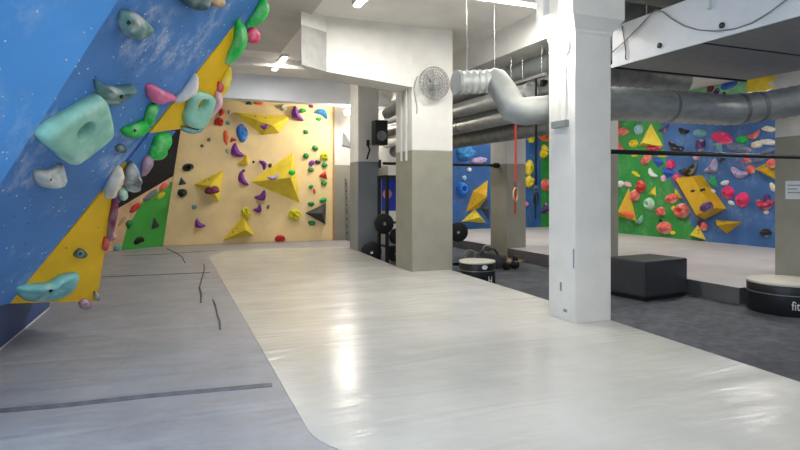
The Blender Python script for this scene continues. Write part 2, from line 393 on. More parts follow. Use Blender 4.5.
# back of the structure so it reads as a solid wall from the side
bx = MB(); ed = [pC(97, 301, -.05), pC(104, 255, -.05), pC(112, 212, -.05), pC(118, 204, -.05), pC(146, 172, -.05), pC(176, 131, -.05), pC(196, 127, -.05), pC(218, 100, -.05), pC(231, 60, -.05), pC(250, 28, -.05), pC(268, -5, -.05), pC(290, -60, -.05)]
for p, q in zip(ed, ed[1:]):
    v_ = Vector((-1.7, 1.9, 0)); bx.bm.faces.new([bx.bm.verts.new(k) for k in (p, q, q+v_, p+v_)])
wpart(bx, 'rear_panel', M['darkpanel'])

# ply wall at the back
YB = 16.66
PBK = Plane((0, YB, 0), (0, -1, 0)); pb = lambda x, y, o=0: PBK.at(x, y, o)
xl0, xl1 = pb(163, 245.5), pb(180.5, 131)
sl = (xl1.x-xl0.x)/(xl1.z-xl0.z)
zt2 = 4.06
wall2 = empty('climbing_wall', (2.3, YB, 0), 'plywood bouldering wall with yellow volumes at the far end', 'climbing wall')
wpart(MB().slab([(xl0.x, YB, 0), (4.50, YB, 0), (4.50, YB, zt2), (xl0.x+sl*zt2, YB, zt2)], (0, .05, 0)), 'plywood_panel', M['ply'], wall2)
wpart(MB().box(4.50, 4.555, YB-.02, YB+.08, 0, zt2), 'wooden_edge', M['plyedge'], wall2)
# angled corner facets, green below and black above
PD = Plane((xl0.x, YB, 0), (Vector((xl0.x, YB, 0))-Vector((-1.1, 15.9, 0))).cross(xl1-xl0))
if PD.n.dot(CAM-xl0) < 0: PD.n = -PD.n
pD = lambda x, y, o=0: PD.at(x, y, o)
wall3 = empty('climbing_wall', (-.8, 16.2, 0), 'angled green and black corner facet left of the plywood wall', 'climbing wall')
o_ = BK(PD.n, .05)
wpart(MB().slab([pD(172.3, 181), pD(163.3, 245.3), pD(121, 250.5), pD(126, 231), pD(141, 203)], o_), 'green_panel', M['brightgreen'], wall3)
wpart(MB().slab([pD(172.3, 181), pD(141, 203), pD(126, 231), pD(121, 250.5), pD(90, 254.5), pD(95, 225), pD(112, 212), pD(173.2, 176)], o_), 'peach_panel', M['peach'], wall3)
wpart(MB().slab([pD(173.2, 176), pD(112, 212), pD(95, 225), pD(110, 150), pD(183, 115), pD(180.5, 131)], o_), 'black_panel', M['darkpanel'], wall3)
wpart(MB().slab([pD(183, 115), pD(110, 150), pD(130, 60), pD(190.5, 75)], o_), 'upper_black_panel', M['darkpanel'], wall3)

# right wall
XR = 14.5
PR = Plane((XR, 0, 0), (-1, 0, 0)); pr = lambda x, y, o=0: PR.at(x, y, o)
wall4 = empty('climbing_wall', (XR, 13, 0), 'long green and blue bouldering wall across the right side of the room', 'climbing wall')
dA, dB, dC = pr(700, 240), pr(668, 176), pr(660, 118)
YF = 19.6
zz = lambda y, z: (XR, y, z)
TX = (.05, 0, 0)
zq = dC.z+.12
wpart(MB().slab([zz(YF, 0), zz(dA.y, 0), zz(dB.y, dB.z), zz(dC.y, dC.z), zz(dC.y-.1, zq), zz(YF, zq)], TX), 'green_panel', M['green'], wall4)
wpart(MB().slab([zz(dA.y, 0), zz(-2, 0), zz(-2, zq), zz(dC.y-.1, zq), zz(dC.y, dC.z), zz(dB.y, dB.z)], TX), 'blue_panel', M['slate'], wall4)
yA, yB_, yC = pr(700, 90).y, pr(747, 90).y, pr(782, 85).y
wpart(MB().slab([zz(YF, zq), zz(yB_, zq), zz(yB_, CEIL-.01), zz(yA, CEIL-.01), zz(YF, CEIL-.01)], TX), 'pale_green_panel', M['palegreen'], wall4)
wpart(MB().slab([zz(yB_, zq), zz(yC+.35, zq), zz(yC, CEIL-.01), zz(yB_, CEIL-.01)], TX), 'upper_yellow_panel', M['volY'], wall4)
wpart(MB().slab([zz(yC+.35, zq), zz(-2, zq), zz(-2, CEIL-.01), zz(yC, CEIL-.01)], TX), 'white_panel', M['white'], wall4)
# far wall of that bay
PF = Plane((0, YF-.05, 0), (0, -1, 0)); pf = lambda x, y, o=0: PF.at(x, y, o)
wall5 = empty('climbing_wall', (11, YF-.05, 0), 'far blue wall seen past the hanging rings with yellow wedges', 'climbing wall')
xg = pf(541, 200).x
wpart(MB().slab([(8.2, YF-.05, 0), (xg, YF-.05, 0), (xg, YF-.05, CEIL-.01), (8.2, YF-.05, CEIL-.01)], (0, .05, 0)), 'blue_panel', M['deepblue'], wall5)
wpart(MB().slab([(xg, YF-.05, 0), (XR, YF-.05, 0), (XR, YF-.05, CEIL-.01), (xg, YF-.05, CEIL-.01)], (0, .05, 0)), 'green_panel', M['green'], wall5)

# ------------------------------------------------------------------ holds
def hold_mesh(kind, W, H, D, seed):
    rnd = random.Random(seed); bm = bmesh.new()
    NS, NR = 28, 9
    def outline(a):
        c, s = math.cos(a), math.sin(a)
        if kind == 'box':
            p = 3.2; r = (abs(c)**p+abs(s)**p)**(-1/p)
            x, y = r*c, r*s
            return x*(1-.14*y)-.05*y, y*(1+.12*x)
        if kind == 'tri':
            q = [a-math.pi/2-k*2*math.pi/3 for k in range(3)]
            r = .5/max(.5, max(-math.cos(t) for t in q)) ; r = .55+.45*(r*2-1) if False else min(1, .56/max(.56, max(-math.cos(t) for t in q)))
            return r*c*1.12, r*s*1.12-.12
        if kind == 'wedge':
            p = 2.6; r = (abs(c)**p+abs(s)**p)**(-1/p)
            return r*c*(1-.18*s), r*s
        n = noise.noise(Vector((c*1.3+seed*3.1, s*1.3, seed*1.7)))
        k = {'blob': .22, 'lump': .42}.get(kind, .08)
        r = 1+k*n
        return r*c, r*s
    def height(x, y, r, a):
        base = math.sqrt(max(0, 1-r**2.6))
        if kind == 'tri': return max(0, 1-r)**.85*.95+.05*(1-r**6)
        if kind == 'wedge': return (.35+.65*(y+1)/2)*(1-r**7)**.6
        if kind == 'ring':
            return (math.sin(math.pi*min(1, r*.93+.07))**.8)*.9 if r > .42 else .12+.6*max(0, (r-.25)/.17)
        if kind == 'box':
            h = (1-r**4)**.6*(.8+.2*(y))
            q = math.hypot(x+.02, y-.12)
            return h*(1 if q > .38 else .15+.85*max(0, (q-.24)/.14))
        if kind == 'jug':
            lip = .55+.45*math.exp(-((y-.15)/.45)**2)
            dent = .65*math.exp(-(((y-.62)/.28)**2+(x/.75)**2))
            return base*max(.12, lip-dent)
        if kind == 'crescent':
            return base*(.75+.25*math.exp(-(y/.5)**2))
        if kind == 'lump':
            return base*(.8+.5*noise.noise(Vector((x*2.2+seed, y*2.2, seed*.7))))
        return base*(.9+.22*noise.noise(Vector((x*1.6+seed, y*1.6, seed))))
    cx = bm.verts.new((0, 0, 0)); rings = [[cx]]
    def P(r, a):
        ox, oy = outline(a); x, y = ox*r, oy*r
        h = height(x, y, r, a)*D
        X, Y = x, y
        if kind == 'crescent':
            Y = y*(.72-.1*x*x) + .85*abs(x)**1.7-.36; X = x*(1-.08*max(0, y))
        return (X*W/2, Y*H/2, h-.002)
    cx.co = P(0, 0)
    for i in range(1, NR+1):
        r = (i/NR)**.75
        rings.append([bm.verts.new(P(r, 2*math.pi*k/NS)) for k in range(NS)])
    base = [bm.verts.new((v.co.x, v.co.y, -.004)) for v in rings[-1]]; rings.append(base)
    for k in range(NS): bm.faces.new((cx, rings[1][k], rings[1][(k+1) % NS]))
    for A, B in zip(rings[1:], rings[2:]):
        for k in range(NS): bm.faces.new((A[k], B[k], B[(k+1) % NS], A[(k+1) % NS]))
    bm.faces.new(base[::-1])
    for f in bm.faces: f.smooth = True
    for e_ in bm.edges:
        if len(e_.link_faces) == 2 and e_.calc_face_angle(0) > R_(62): e_.smooth = False
    bmesh.ops.recalc_face_normals(bm, faces=bm.faces)
    zc = cx.co.z
    me = bpy.data.meshes.new('climbing_hold'); bm.to_mesh(me); bm.free()
    return me, zc
BOLT = MB().lathe([(1, -.6), (1, .25), (.75, .4), (.45, .4), (.4, .1), (.05, .1)], seg=10)
bolt_me = bpy.data.meshes.new('bolt'); bmesh.ops.recalc_face_normals(BOLT.bm, faces=BOLT.bm.faces); BOLT.bm.to_mesh(bolt_me); bolt_me.materials.append(M['blackpaint'])
SEED = [0]
def hold(pl, px, py, w, h, kind, col, label, group, rot=0, depth=.55, lift=0, bolts=None, tilt=None, normal=None, nm='climbing_hold'):
    SEED[0] += 1
    p = pl.at(px, py, lift); Z = (p-CAM).dot(FW); s = Z/FPX
    n = Vector(normal).normalized() if normal else pl.n
    q = Plane(p, n); u, v = q.basis()
    cu = abs(u.dot(RT)-(px-400)/FPX*u.dot(FW)); cv = abs(v.dot(UP)-(HOR-py)/FPX*v.dot(FW))
    Wm, Hm = w*s/max(cu, .62), h*s/max(cv, .7)
    D = depth*min(Wm, Hm)
    me, zc = hold_mesh(kind, Wm, Hm, D, SEED[0])
    rm = Matrix((u, v, u.cross(v))).transposed()
    if u.cross(v).dot(n) < 0: rm = Matrix((u, v, n)).transposed()
    rm = rm.to_4x4()
    mw = Matrix.Translation(p) @ rm @ Matrix.Rotation(R_(rot), 4, 'Z')
    o = link(nm, me, hmat(col), None, mw=mw)
    tag(o, label, 'climbing hold', group)
    if bolts is None: bolts = 1 if max(w, h) >= 9 and kind not in ('ring', 'box') else 0
    for i in range(bolts):
        bo = link('bolt', bolt_me, None, o); r = max(.009, min(.03, .06*min(Wm, Hm)))
        off = (0, 0) if bolts == 1 else ((-.18, .18)[i]*Wm, 0)
        zz_ = zc if bolts == 1 else zc*.93
        if kind == 'crescent': off = (0, -.175*Hm)
        bo.location = (off[0], off[1], zz_); bo.scale = (r, r, r)
    return o
VN = [0]
def volume(pl, pts, apex, hgt, m, label, group, lift=0, ridge=None):
    """faceted wooden volume: polygon footprint on the wall, apex (or ridge) standing off it"""
    P = [pl.at(*p, lift) for p in pts]; A = pl.at(*apex, lift) + pl.n*hgt
    c = sum(P, Vector())/len(P); bm = bmesh.new()
    vs = [bm.verts.new(p-c) for p in P]; n = len(vs)
    if ridge is None:
        a = bm.verts.new(A-c)
        for i in range(n): bm.faces.new((vs[i], vs[(i+1) % n], a))
    else:
        tops = [bm.verts.new(pl.at(*q, lift)+pl.n*hgt-c) for q in ridge]     # frustum with as many top corners
        for i in range(n): bm.faces.new((vs[i], vs[(i+1) % n], tops[(i+1) % n], tops[i]))
        bm.faces.new(tops)
    bm.faces.new(vs[::-1]); bmesh.ops.recalc_face_normals(bm, faces=bm.faces)
    me = bpy.data.meshes.new('climbing_volume'); bm.to_mesh(me); bm.free()
    o = link('climbing_volume', me, m, None, loc=c)
    tag(o, label, 'climbing volume', group)
    # two dark fixing holes
    for t in (.35, .6):
        f = me.polygons[0]; q = sum((me.vertices[i].co for i in f.vertices), Vector())/len(f.vertices)
        q = q.lerp(me.vertices[f.vertices[0]].co, (t-.35)*1.2)
        bo = link('bolt', bolt_me, None, o); bo.matrix_local = Matrix.Translation(q) @ f.normal.to_track_quat('Z', 'Y').to_matrix().to_4x4() @ Matrix.Scale(.02, 4)
    return o

G1 = 'holds on the blue overhang'
B_ = PB
def traced(pl, pts, D, col, label, prof='dome', hole=None, bolts=(), lift=0, parent=None, name='climbing_hold', group=G1, rough=.22):
    """hold moulded on its real footprint on the board: rounded outline, own thickness, optional pocket"""
    SEED[0] += 1; seed = SEED[0]
    n = len(pts); sm = []
    for k in range(n):
        a, b, c, d = (Vector(pts[(k+j) % n]) for j in (-1, 0, 1, 2))
        for t in (0, .25, .5, .75):
            sm.append(.5*(2*b+(c-a)*t+(2*a-5*b+4*c-d)*t*t+(3*b-a-3*c+d)*t**3))
    P = [pl.at(p.x, p.y, lift+D*.35)-pl.n*(D*.35) for p in sm]
    cpx = hole[:2] if hole else (sum(p.x for p in sm)/len(sm), sum(p.y for p in sm)/len(sm))
    C = pl.at(cpx[0], cpx[1], lift+D*.35)-pl.n*(D*.35)
    hr = 0
    if hole: hr = hole[2]*(C-CAM).dot(FW)/FPX
    bm = bmesh.new(); NR = 30 if hole else 14; rings = []
    for i in range(1, NR+1):
        r = (i/NR)**(1 if hole else .8); ring = []
        for p in P:
            v = (p-C); q = v*r; x = q.length
            if prof == 'flat': h = (1-r**10)**.5
            elif prof == 'ledge': h = (1-r**4)**.6*(.6+.4*max(-1, min(1, v.normalized().z*r*1.4)))
            else: h = (1-r**2.4)**.5
            if hole:
                t = min(1, max(0, (x/hr-.9)/.3)); h *= .02+.98*(t*t*(3-2*t))
                h *= .82+.18*min(1, x/(hr*3))
            h += (rough*noise.noise((q*9)+Vector((seed, 0, 0)))+rough*.5*noise.noise((q*22)+Vector((0, seed, 0))) if prof != 'flat' else .02*noise.noise(q*7))*(1-r**3)
            ring.append(bm.verts.new(q+pl.n*(h*D)))
        rings.append(ring)
    ch = .05*D if hole else D*(1.0 if prof != 'ledge' else .6)
    c0 = bm.verts.new(pl.n*ch); m = len(P)
    for k in range(m): bm.faces.new((c0, rings[0][k], rings[0][(k+1) % m]))
    for A, B in zip(rings, rings[1:]):
        for k in range(m): bm.faces.new((A[k], B[k], B[(k+1) % m], A[(k+1) % m]))
    bm.faces.new(rings[-1][::-1])
    for f in bm.faces: f.smooth = True
    bmesh.ops.recalc_face_normals(bm, faces=bm.faces)
    me = bpy.data.meshes.new(name); bm.to_mesh(me); bm.free()
    o = link(name, me, hmat(col), None, loc=C)
    if parent is None: tag(o, label, 'climbing hold', group)
    else:
        o.parent = parent; o.location = C-parent.location
    if hole:        # board-coloured disc added to darken the pocket, as if cut through
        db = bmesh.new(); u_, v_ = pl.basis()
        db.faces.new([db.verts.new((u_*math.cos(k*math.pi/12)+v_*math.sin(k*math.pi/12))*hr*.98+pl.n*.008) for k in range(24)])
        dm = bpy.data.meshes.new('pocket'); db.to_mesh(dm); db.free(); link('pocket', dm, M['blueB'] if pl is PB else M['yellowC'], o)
    for (bx_, by_) in bolts:
        bo = link('bolt', bolt_me, None, o)
        q = pl.at(bx_, by_, lift+D*.8)
        bo.matrix_local = Matrix.Translation(q-C) @ pl.n.to_track_quat('Z', 'Y').to_matrix().to_4x4() @ Matrix.Scale(.016, 4)
    return o
traced(PB, [(124, 13), (132, 12), (143, 17), (152, 26), (153, 33), (146, 38), (137, 40), (127, 36), (122, 26)], .11, 'teal', 'grey green lump with two bolts near the top edge of the blue wall', bolts=((129, 23), (141, 28)))
traced(PB, [(182, 1), (190, 8), (200, 10), (209, 6), (210, -4), (184, -5)], .11, 'darkteal', 'dark teal hold cut by the top frame on the blue wall')
traced(PB, [(210, 1), (214, 6), (221, 7), (226, 2), (219, -4)], .06, 'tan', 'small tan hold beside the dark teal hold at the top frame')
traced(PB, [(99, 82), (105, 87), (120, 89), (136, 87), (137, 94), (128, 100), (125, 106), (115, 108), (105, 101), (100, 92)], .14, 'teal', 'teal ledge hold upper right of the big mint hold', 'ledge', bolts=((122, 97),))
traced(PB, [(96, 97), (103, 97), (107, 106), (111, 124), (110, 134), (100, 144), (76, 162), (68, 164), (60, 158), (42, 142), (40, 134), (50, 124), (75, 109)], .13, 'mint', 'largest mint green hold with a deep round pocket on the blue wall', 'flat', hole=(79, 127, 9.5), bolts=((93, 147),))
traced(PB, [(36, 177), (40, 171), (52, 171), (61, 166), (66, 168), (63, 176), (60, 180), (61, 186), (52, 187), (41, 187)], .1, 'stone', 'chalky pale grey hold below the big mint hold', rough=.6, bolts=((50, 180),))
traced(PB, [(148, 87), (154, 85), (165, 91), (176, 96), (174, 101), (165, 102), (155, 104), (149, 97)], .09, 'pink', 'pink rounded hold at the crest of the blue wall')
hook = traced(PB, [(123, 131), (133, 126), (146, 121), (150, 127), (141, 137), (128, 138)], .08, 'lime', 'bright green hooked hold between the pink and mint holds', bolts=((135, 131),))
traced(PB, [(150, 107), (158, 104), (156, 113), (151, 126), (145, 126), (147, 115)], .07, 'lime', '', parent=hook, name='hook_arm')
traced(PB, [(117, 147), (122, 145), (127, 148), (124, 153), (117, 152)], .05, 'darkteal', 'tiny dark teal foothold right of the big mint hold')
traced(PC, [(175, 100), (184, 92), (196, 74), (199, 80), (195, 92), (184, 100), (177, 104)], .1, 'white', 'white chalky cone hold on the upper yellow panel')
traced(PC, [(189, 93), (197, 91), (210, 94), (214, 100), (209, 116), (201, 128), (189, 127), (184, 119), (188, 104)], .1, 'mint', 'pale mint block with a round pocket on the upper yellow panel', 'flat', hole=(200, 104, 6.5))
traced(PC, [(217, 93), (221, 92), (222, 102), (212, 118), (209, 115), (215, 102)], .08, 'palepink', 'pale pink sliver hold right of the mint block')
traced(PC, [(183, 127), (196, 129), (208, 119), (203, 130), (192, 134), (184, 132)], .07, 'seafoam', 'sea green edge hold under the mint block')
traced(PC, [(238, 20), (246, 26), (247, 42), (240, 55), (228, 66), (229, 56), (235, 42)], .1, 'lime', 'long green hold on the edge of the upper yellow panel')
traced(PC, [(264, -1), (269, 4), (267, 14), (260, 23), (250, 28), (248, 25), (256, 13)], .1, 'lime', 'topmost green hold on the wall edge by the ceiling')
traced(PC, [(248, 32), (254, 28), (260, 33), (259, 41), (253, 44), (248, 41)], .07, 'hotpink', 'round pink red hold between the two green edge holds')
traced(PC, [(230, 67), (232, 76), (227, 92), (221, 98), (221, 84)], .05, 'yellow', 'yellow sliver hold below the long green hold')
traced(PC, [(219, 82), (223, 84), (222, 91), (218, 93)], .05, 'red', 'small red nub on the right edge of the upper yellow panel')
traced(PC, [(158, 136), (170, 134), (172, 140), (166, 149), (166, 157), (158, 161), (150, 158), (153, 148)], .09, 'lime', 'green hold hanging beside the black facet')
traced(PC, [(128, 168), (134, 162), (137, 171), (141, 180), (139, 190), (132, 193), (126, 188), (124, 178)], .12, 'grey', 'dark grey craggy hold in front of the black facet', rough=.8)
traced(PC, [(106, 191), (111, 178), (117, 168), (122, 167), (124, 175), (121, 186), (114, 198), (107, 199)], .11, 'cream', 'cream chalky hold above the tip of the lower yellow panel', rough=.5)
traced(PC, [(121, 188), (126, 189), (128, 197), (123, 201), (119, 195)], .06, 'palegreen', 'pale green nub under the craggy grey hold')
traced(PC, [(144, 160), (151, 155), (153, 162), (147, 174), (142, 176)], .06, 'mauve', 'mauve sliver hold behind the craggy grey hold')
traced(PC, [(114, 194), (118, 196), (117, 214), (112, 238), (108, 244), (109, 225), (112, 208)], .06, 'maroon', 'long red brown hold along the edge of the lower yellow panel')
traced(PC, [(105, 238), (109, 240), (107, 250), (103, 250)], .05, 'red', 'red nub on the right edge of the lower yellow panel')
traced(PC, [(75, 255), (81, 249), (88, 254), (84, 258), (77, 258)], .07, 'darkteal', 'small dark teal triangle hold on the lower yellow panel', bolts=((81, 254),))
traced(PC, [(16, 289), (28, 286), (50, 284), (62, 277), (78, 274), (81, 278), (78, 290), (66, 300), (50, 304), (30, 303), (20, 297)], .12, 'aqua', 'large aqua sloper low on the yellow panel', 'ledge', bolts=((51, 291),))
traced(PC, [(80, 303), (86, 299), (92, 303), (90, 309), (82, 309)], .06, 'mauve', 'mauve foothold at the bottom edge of the yellow panel', bolts=((86, 304),))
traced(PC, [(95, 292), (99, 294), (99, 300), (95, 300)], .05, 'black', 'black foothold at the bottom right corner of the yellow panel')
# --- plywood wall
G2 = 'holds on the plywood wall'; GV2 = 'volumes on the plywood wall'
volume(PBK, [(232.5, 112), (290.5, 116.5), (279, 133), (262, 135)], (270, 127), .42, M['volY'], 'long yellow volume high on the plywood wall', GV2)
volume(PBK, [(293, 152), (300, 203), (250, 182)], (287, 178), .5, M['volY'], 'largest yellow pyramid volume in the middle of the plywood wall', GV2)
volume(PBK, [(194, 184), (223.5, 170), (219.5, 202.5)], (209, 186), .4, M['volY'], 'yellow pyramid volume on the left with a maroon hold on it', GV2)
volume(PBK, [(222.5, 240.5), (243.5, 215), (254, 235)], (243.5, 229), .4, M['volY'], 'lowest yellow pyramid volume resting near the mat', GV2)
volume(PBK, [(305, 213), (326, 203), (325.5, 224.5)], (319, 213), .35, M['volK'], 'charcoal pyramid volume at the right edge of the plywood wall', GV2)
PH = [
 (249, 102.5, 7, 6, 'tri', 'darkteal', 0, 'dark grey green hold at the top of the plywood wall left of the orange one'),
 (258.5, 102.8, 9, 4.5, 'blob', 'orange', 0, 'flat orange hold at the top edge of the plywood wall'),
 (283, 107.5, 7.5, 6.5, 'blob', 'stone', 0, 'pale grey hold at the top middle of the plywood wall'),
 (297, 114.5, 17, 11, 'crescent', 'purple', -60, 'big purple crescent high on the plywood wall'),
 (302.5, 110.7, 7.5, 5, 'blob', 'green', 5, 'green hold touching the big purple crescent'),
 (311, 106.2, 5, 4, 'blob', 'maroon', 0, 'small dark maroon hold left of the blue arch'),
 (321.5, 113.5, 14, 9, 'crescent', 'azure', 155, 'blue arch shaped hold in the top right corner of the plywood wall'),
 (318.5, 119, 6, 4, 'blob', 'green', 0, 'green nub just under the blue arch'),
 (306, 132, 5.5, 4.5, 'blob', 'emerald', 0, 'lone green nub well below the big purple crescent'),
 (315, 148, 6.5, 5, 'blob', 'emerald', -20, 'green nub above the small yellow square hold'),
 (306, 156, 6, 5.5, 'blob', 'emerald', 30, 'green nub left of the small yellow square hold'),
 (324, 156.5, 8, 7, 'box', 'lemon', 0, 'small yellow square hold near the right plywood edge'),
 (311.5, 163, 6.5, 5, 'blob', 'purple', 30, 'small purple hold left of the black one'),
 (317.8, 162, 6.5, 4, 'blob', 'black', 0, 'small flat black hold between the purple and green nubs'),
 (324.4, 165, 6, 5.5, 'blob', 'emerald', -10, 'green nub under the small yellow square hold'),
 (311, 169.8, 6.5, 5, 'blob', 'emerald', 0, 'green nub under the small purple hold'),
 (324, 175, 9, 9, 'tri', 'red', -20, 'red triangular hold near the right plywood edge'),
 (324, 183, 6.5, 5, 'blob', 'green', -15, 'green nub just below the red triangle'),
 (311, 187, 5.5, 4, 'blob', 'emerald', 20, 'green nub beside the tiny red sliver'),
 (314.3, 191.5, 2.5, 6, 'blob', 'red', 5, 'tiny red sliver right of the yellow pyramid'),
 (311, 204, 6.5, 5, 'blob', 'emerald', 0, 'green nub upper left of the charcoal pyramid'),
 (323, 200.5, 8, 5.5, 'blob', 'green', 25, 'green nub touching the top of the charcoal pyramid'),
 (311.7, 223, 7.5, 5, 'blob', 'emerald', -10, 'green nub lower left of the charcoal pyramid'),
 (263, 164.5, 11, 7, 'crescent', 'purple', 120, 'purple hooked hold left of the largest yellow pyramid'),
 (270, 165.3, 4, 4.5, 'blob', 'darkgrey', 0, 'tiny grey hold next to the purple hook'),
 (253.5, 162, 2.6, 2.6, 'blob', 'black', 0, 'tiny black dot hold left of the purple hook'),
 (243, 179, 17, 9, 'crescent', 'purple', -65, 'tall purple hold above the left tip of the largest pyramid'),
 (261, 196, 13, 10, 'crescent', 'purple', 35, 'purple hold below the largest yellow pyramid, upper of two'),
 (258, 208.7, 9, 8, 'crescent', 'purple', 40, 'purple hold below the largest yellow pyramid, lower of two'),
 (268, 207, 3, 5, 'blob', 'grey', -20, 'tiny grey foothold right of the lower purple hold'),
 (294, 214.5, 13, 11.5, 'lump', 'lemon', 0, 'round lumpy yellow hold below the largest pyramid'),
 (280, 238.3, 10.5, 6.5, 'wedge', 'red', 0, 'dark red block hold at the bottom of the plywood wall'),
 (199.5, 224, 12, 9, 'crescent', 'purple', -40, 'purple hold low on the left of the plywood wall'),
 (182, 193, 10, 9, 'blob', 'black', 0, 'black round hold by the left plywood edge, lower of two'),
 (188, 167.5, 12, 8, 'ring', 'black', 12, 'black ringed hold with white centre by the left plywood edge'),
 (182, 181.5, 8, 9, 'tri', 'darkteal', 10, 'grey green triangular hold between the two black holds'),
 (194, 207, 5, 4.5, 'blob', 'seafoam', 0, 'small teal foothold under the left yellow pyramid'),
 (221.5, 112.5, 5, 8, 'blob', 'red', -15, 'narrow red hold above the fat red one'),
 (219, 121.8, 9.5, 9, 'lump', 'red', 0, 'fat red hold just right of the mint block'),
 (228, 122.7, 4.5, 4.5, 'blob', 'seafoam', 0, 'small teal foothold right of the fat red hold'),
 (229.5, 112, 3.5, 4.5, 'blob', 'stone', 0, 'small grey foothold at the tip of the long yellow volume'),
 (226, 137, 5.5, 15, 'blob', 'orange', 5, 'tall orange hold left of the blue one'),
 (232.6, 139.6, 7.5, 5.5, 'tri', 'red', 20, 'small red hold between the orange and blue holds'),
 (242, 133, 11, 19.5, 'blob', 'blue', 6, 'large glossy blue hold on the upper plywood wall'),
 (237, 151, 17, 12, 'crescent', 'purple', -55, 'purple hold just below the large blue hold'),
 (227.6, 150.5, 4, 5, 'blob', 'stone', 0, 'little pale foothold below the tall orange hold'),
 (244, 161, 13, 9, 'crescent', 'yellow', 50, 'yellow crescent under the purple hold'),
 (209, 139.7, 3.6, 4, 'blob', 'grey', -15, 'little grey foothold on the bare upper left plywood'),
 (202, 145.8, 3.4, 3.4, 'blob', 'darkgrey', 0, 'little dark foothold above the black ringed hold'),
 (243.6, 170.6, 3.2, 3, 'blob', 'darkteal', 0, 'tiny teal foothold at the tip of the tall purple hold'),
]
for (x, y, w, h, k, c, r, lb) in PH: hold(PBK, x, y, w, h, k, c, lb, G2, r, .6)
hold(PBK, 212, 190.5, 16, 8.5, 'blob', 'maroon', 'maroon oval hold mounted on the left yellow pyramid', G2, 5, .5, lift=.27)
hold(PBK, 264.5, 126.5, 9, 6, 'crescent', 'purple', 'purple crescent mounted on the long yellow volume', G2, 10, .5, lift=.36)
hold(PBK, 274, 177, 13, 7, 'crescent', 'lilac', 'lilac hold mounted on the largest yellow pyramid', G2, 15, .5, lift=.27)
hold(PBK, 292, 172.5, 7, 5.5, 'blob', 'lime', 'green nub mounted on the largest yellow pyramid', G2, 0, .6, lift=.4)
hold(PBK, 246.7, 213, 8.5, 14, 'lump', 'lemon', 'yellow knob hold at the top of the lowest yellow pyramid', G2, 25, .6, lift=.05)

# --- green and black corner facet
G3 = 'holds on the corner facet'
CH = [
 (155, 223.5, 8, 13, 'tri', 'darkgrey', 0, 'dark grey triangle hold on the green corner facet'),
 (139, 240.5, 10, 7, 'wedge', 'black', 0, 'black wedge hold low on the green corner facet'),
 (151, 195, 17, 6, 'blob', 'grey', 22, 'long grey hold on the seam between green and black facets'),
 (160.5, 195.5, 9, 5, 'blob', 'yellow', 28, 'yellow hold on the seam between green and black facets'),
 (163.5, 186.5, 10, 6, 'blob', 'coral', 28, 'coral chalky hold at the top of the green facet seam'),
 (135, 207.5, 13, 6, 'blob', 'red', 28, 'red hold at the left end of the facet seam'),
 (129, 224, 6, 9, 'blob', 'emerald', 0, 'dark green hold on the left edge of the green facet'),
 (117, 247.5, 8, 6, 'blob', 'seafoam', 10, 'teal foothold at the base of the peach facet'),
 (113, 236, 6, 8, 'blob', 'palepink', 10, 'pale pink foothold on the peach facet'),
 (122, 221, 12, 4, 'blob', 'tan', 40, 'thin tan hold on the peach facet'),
]
for (x, y, w, h, k, c, r, lb) in CH: hold(PD, x, y, w, h, k, c, lb, G3, r, .5)

# --- right wall
G4 = 'holds on the green and blue wall'; GV4 = 'volumes on the green and blue wall'
volume(PR, [(639, 146), (651, 123.5), (663.5, 147)], (651, 143), .35, M['volY'], 'yellow triangle volume high on the green wall with a crimson hold below', GV4)
volume(PR, [(618, 216), (629, 187.5), (636.5, 221.5)], (626, 211), .35, M['volYd'], 'yellow triangle volume at the left of the green wall', GV4)
volume(PR, [(648, 194), (655.5, 186), (656, 195.5)], (653.5, 192), .15, M['volY'], 'little lime yellow pyramid on the green wall', GV4)
volume(PR, [(680.5, 177), (702, 175), (726.5, 208.5), (704.5, 219.5)], None or (700, 196), .35, M['volYd'], 'big yellow slab volume with a purple hold on the blue wall', GV4, ridge=[(684, 179), (701, 177.5), (722, 208), (705, 215)])
volume(PR, [(675, 187), (679, 186.5), (686, 199), (679, 198)], (680, 194), .2, M['volY'], 'small yellow volume left of the big yellow slab', GV4)
volume(PR, [(698, 224.5), (706, 240), (689.5, 236)], (699, 235), .3, M['volY'], 'yellow pyramid volume standing low at the green and blue divide', GV4)
volume(PR, [(715.5, 220), (742, 222), (727, 234)], (727, 225), .4, M['volYd'], 'mustard wedge volume low on the blue wall', GV4)
volume(PR, [(708, 180), (715.5, 175.5), (717.5, 188)], (713.5, 182), .2, M['volG'], 'green pyramid volume right of the big yellow slab', GV4)
volume(PR, [(754, 169), (778, 158), (778, 181)], (772, 172), .3, M['volYd'], 'yellow volume at the right end beside the grey column', GV4)
volume(PR, [(671, 178), (676, 177.5), (703, 219), (700, 227), (696, 217)], (688, 200), .12, M['volS'], 'slate grey diagonal bar volume on the green and blue divide', GV4, ridge=[(672.5, 179), (675.5, 179), (701.5, 219), (699.5, 224), (696.5, 216)])
volume(PR, [(652, 158), (659, 156.5), (664, 163), (658, 168)], (658, 161), .2, M['volB'], 'blue volume above the pink cluster, left of two', GV4)
volume(PR, [(661, 169), (668, 165.5), (674, 174), (667, 179)], (668, 172), .2, M['volB'], 'blue volume in the pink cluster, right of two', GV4)
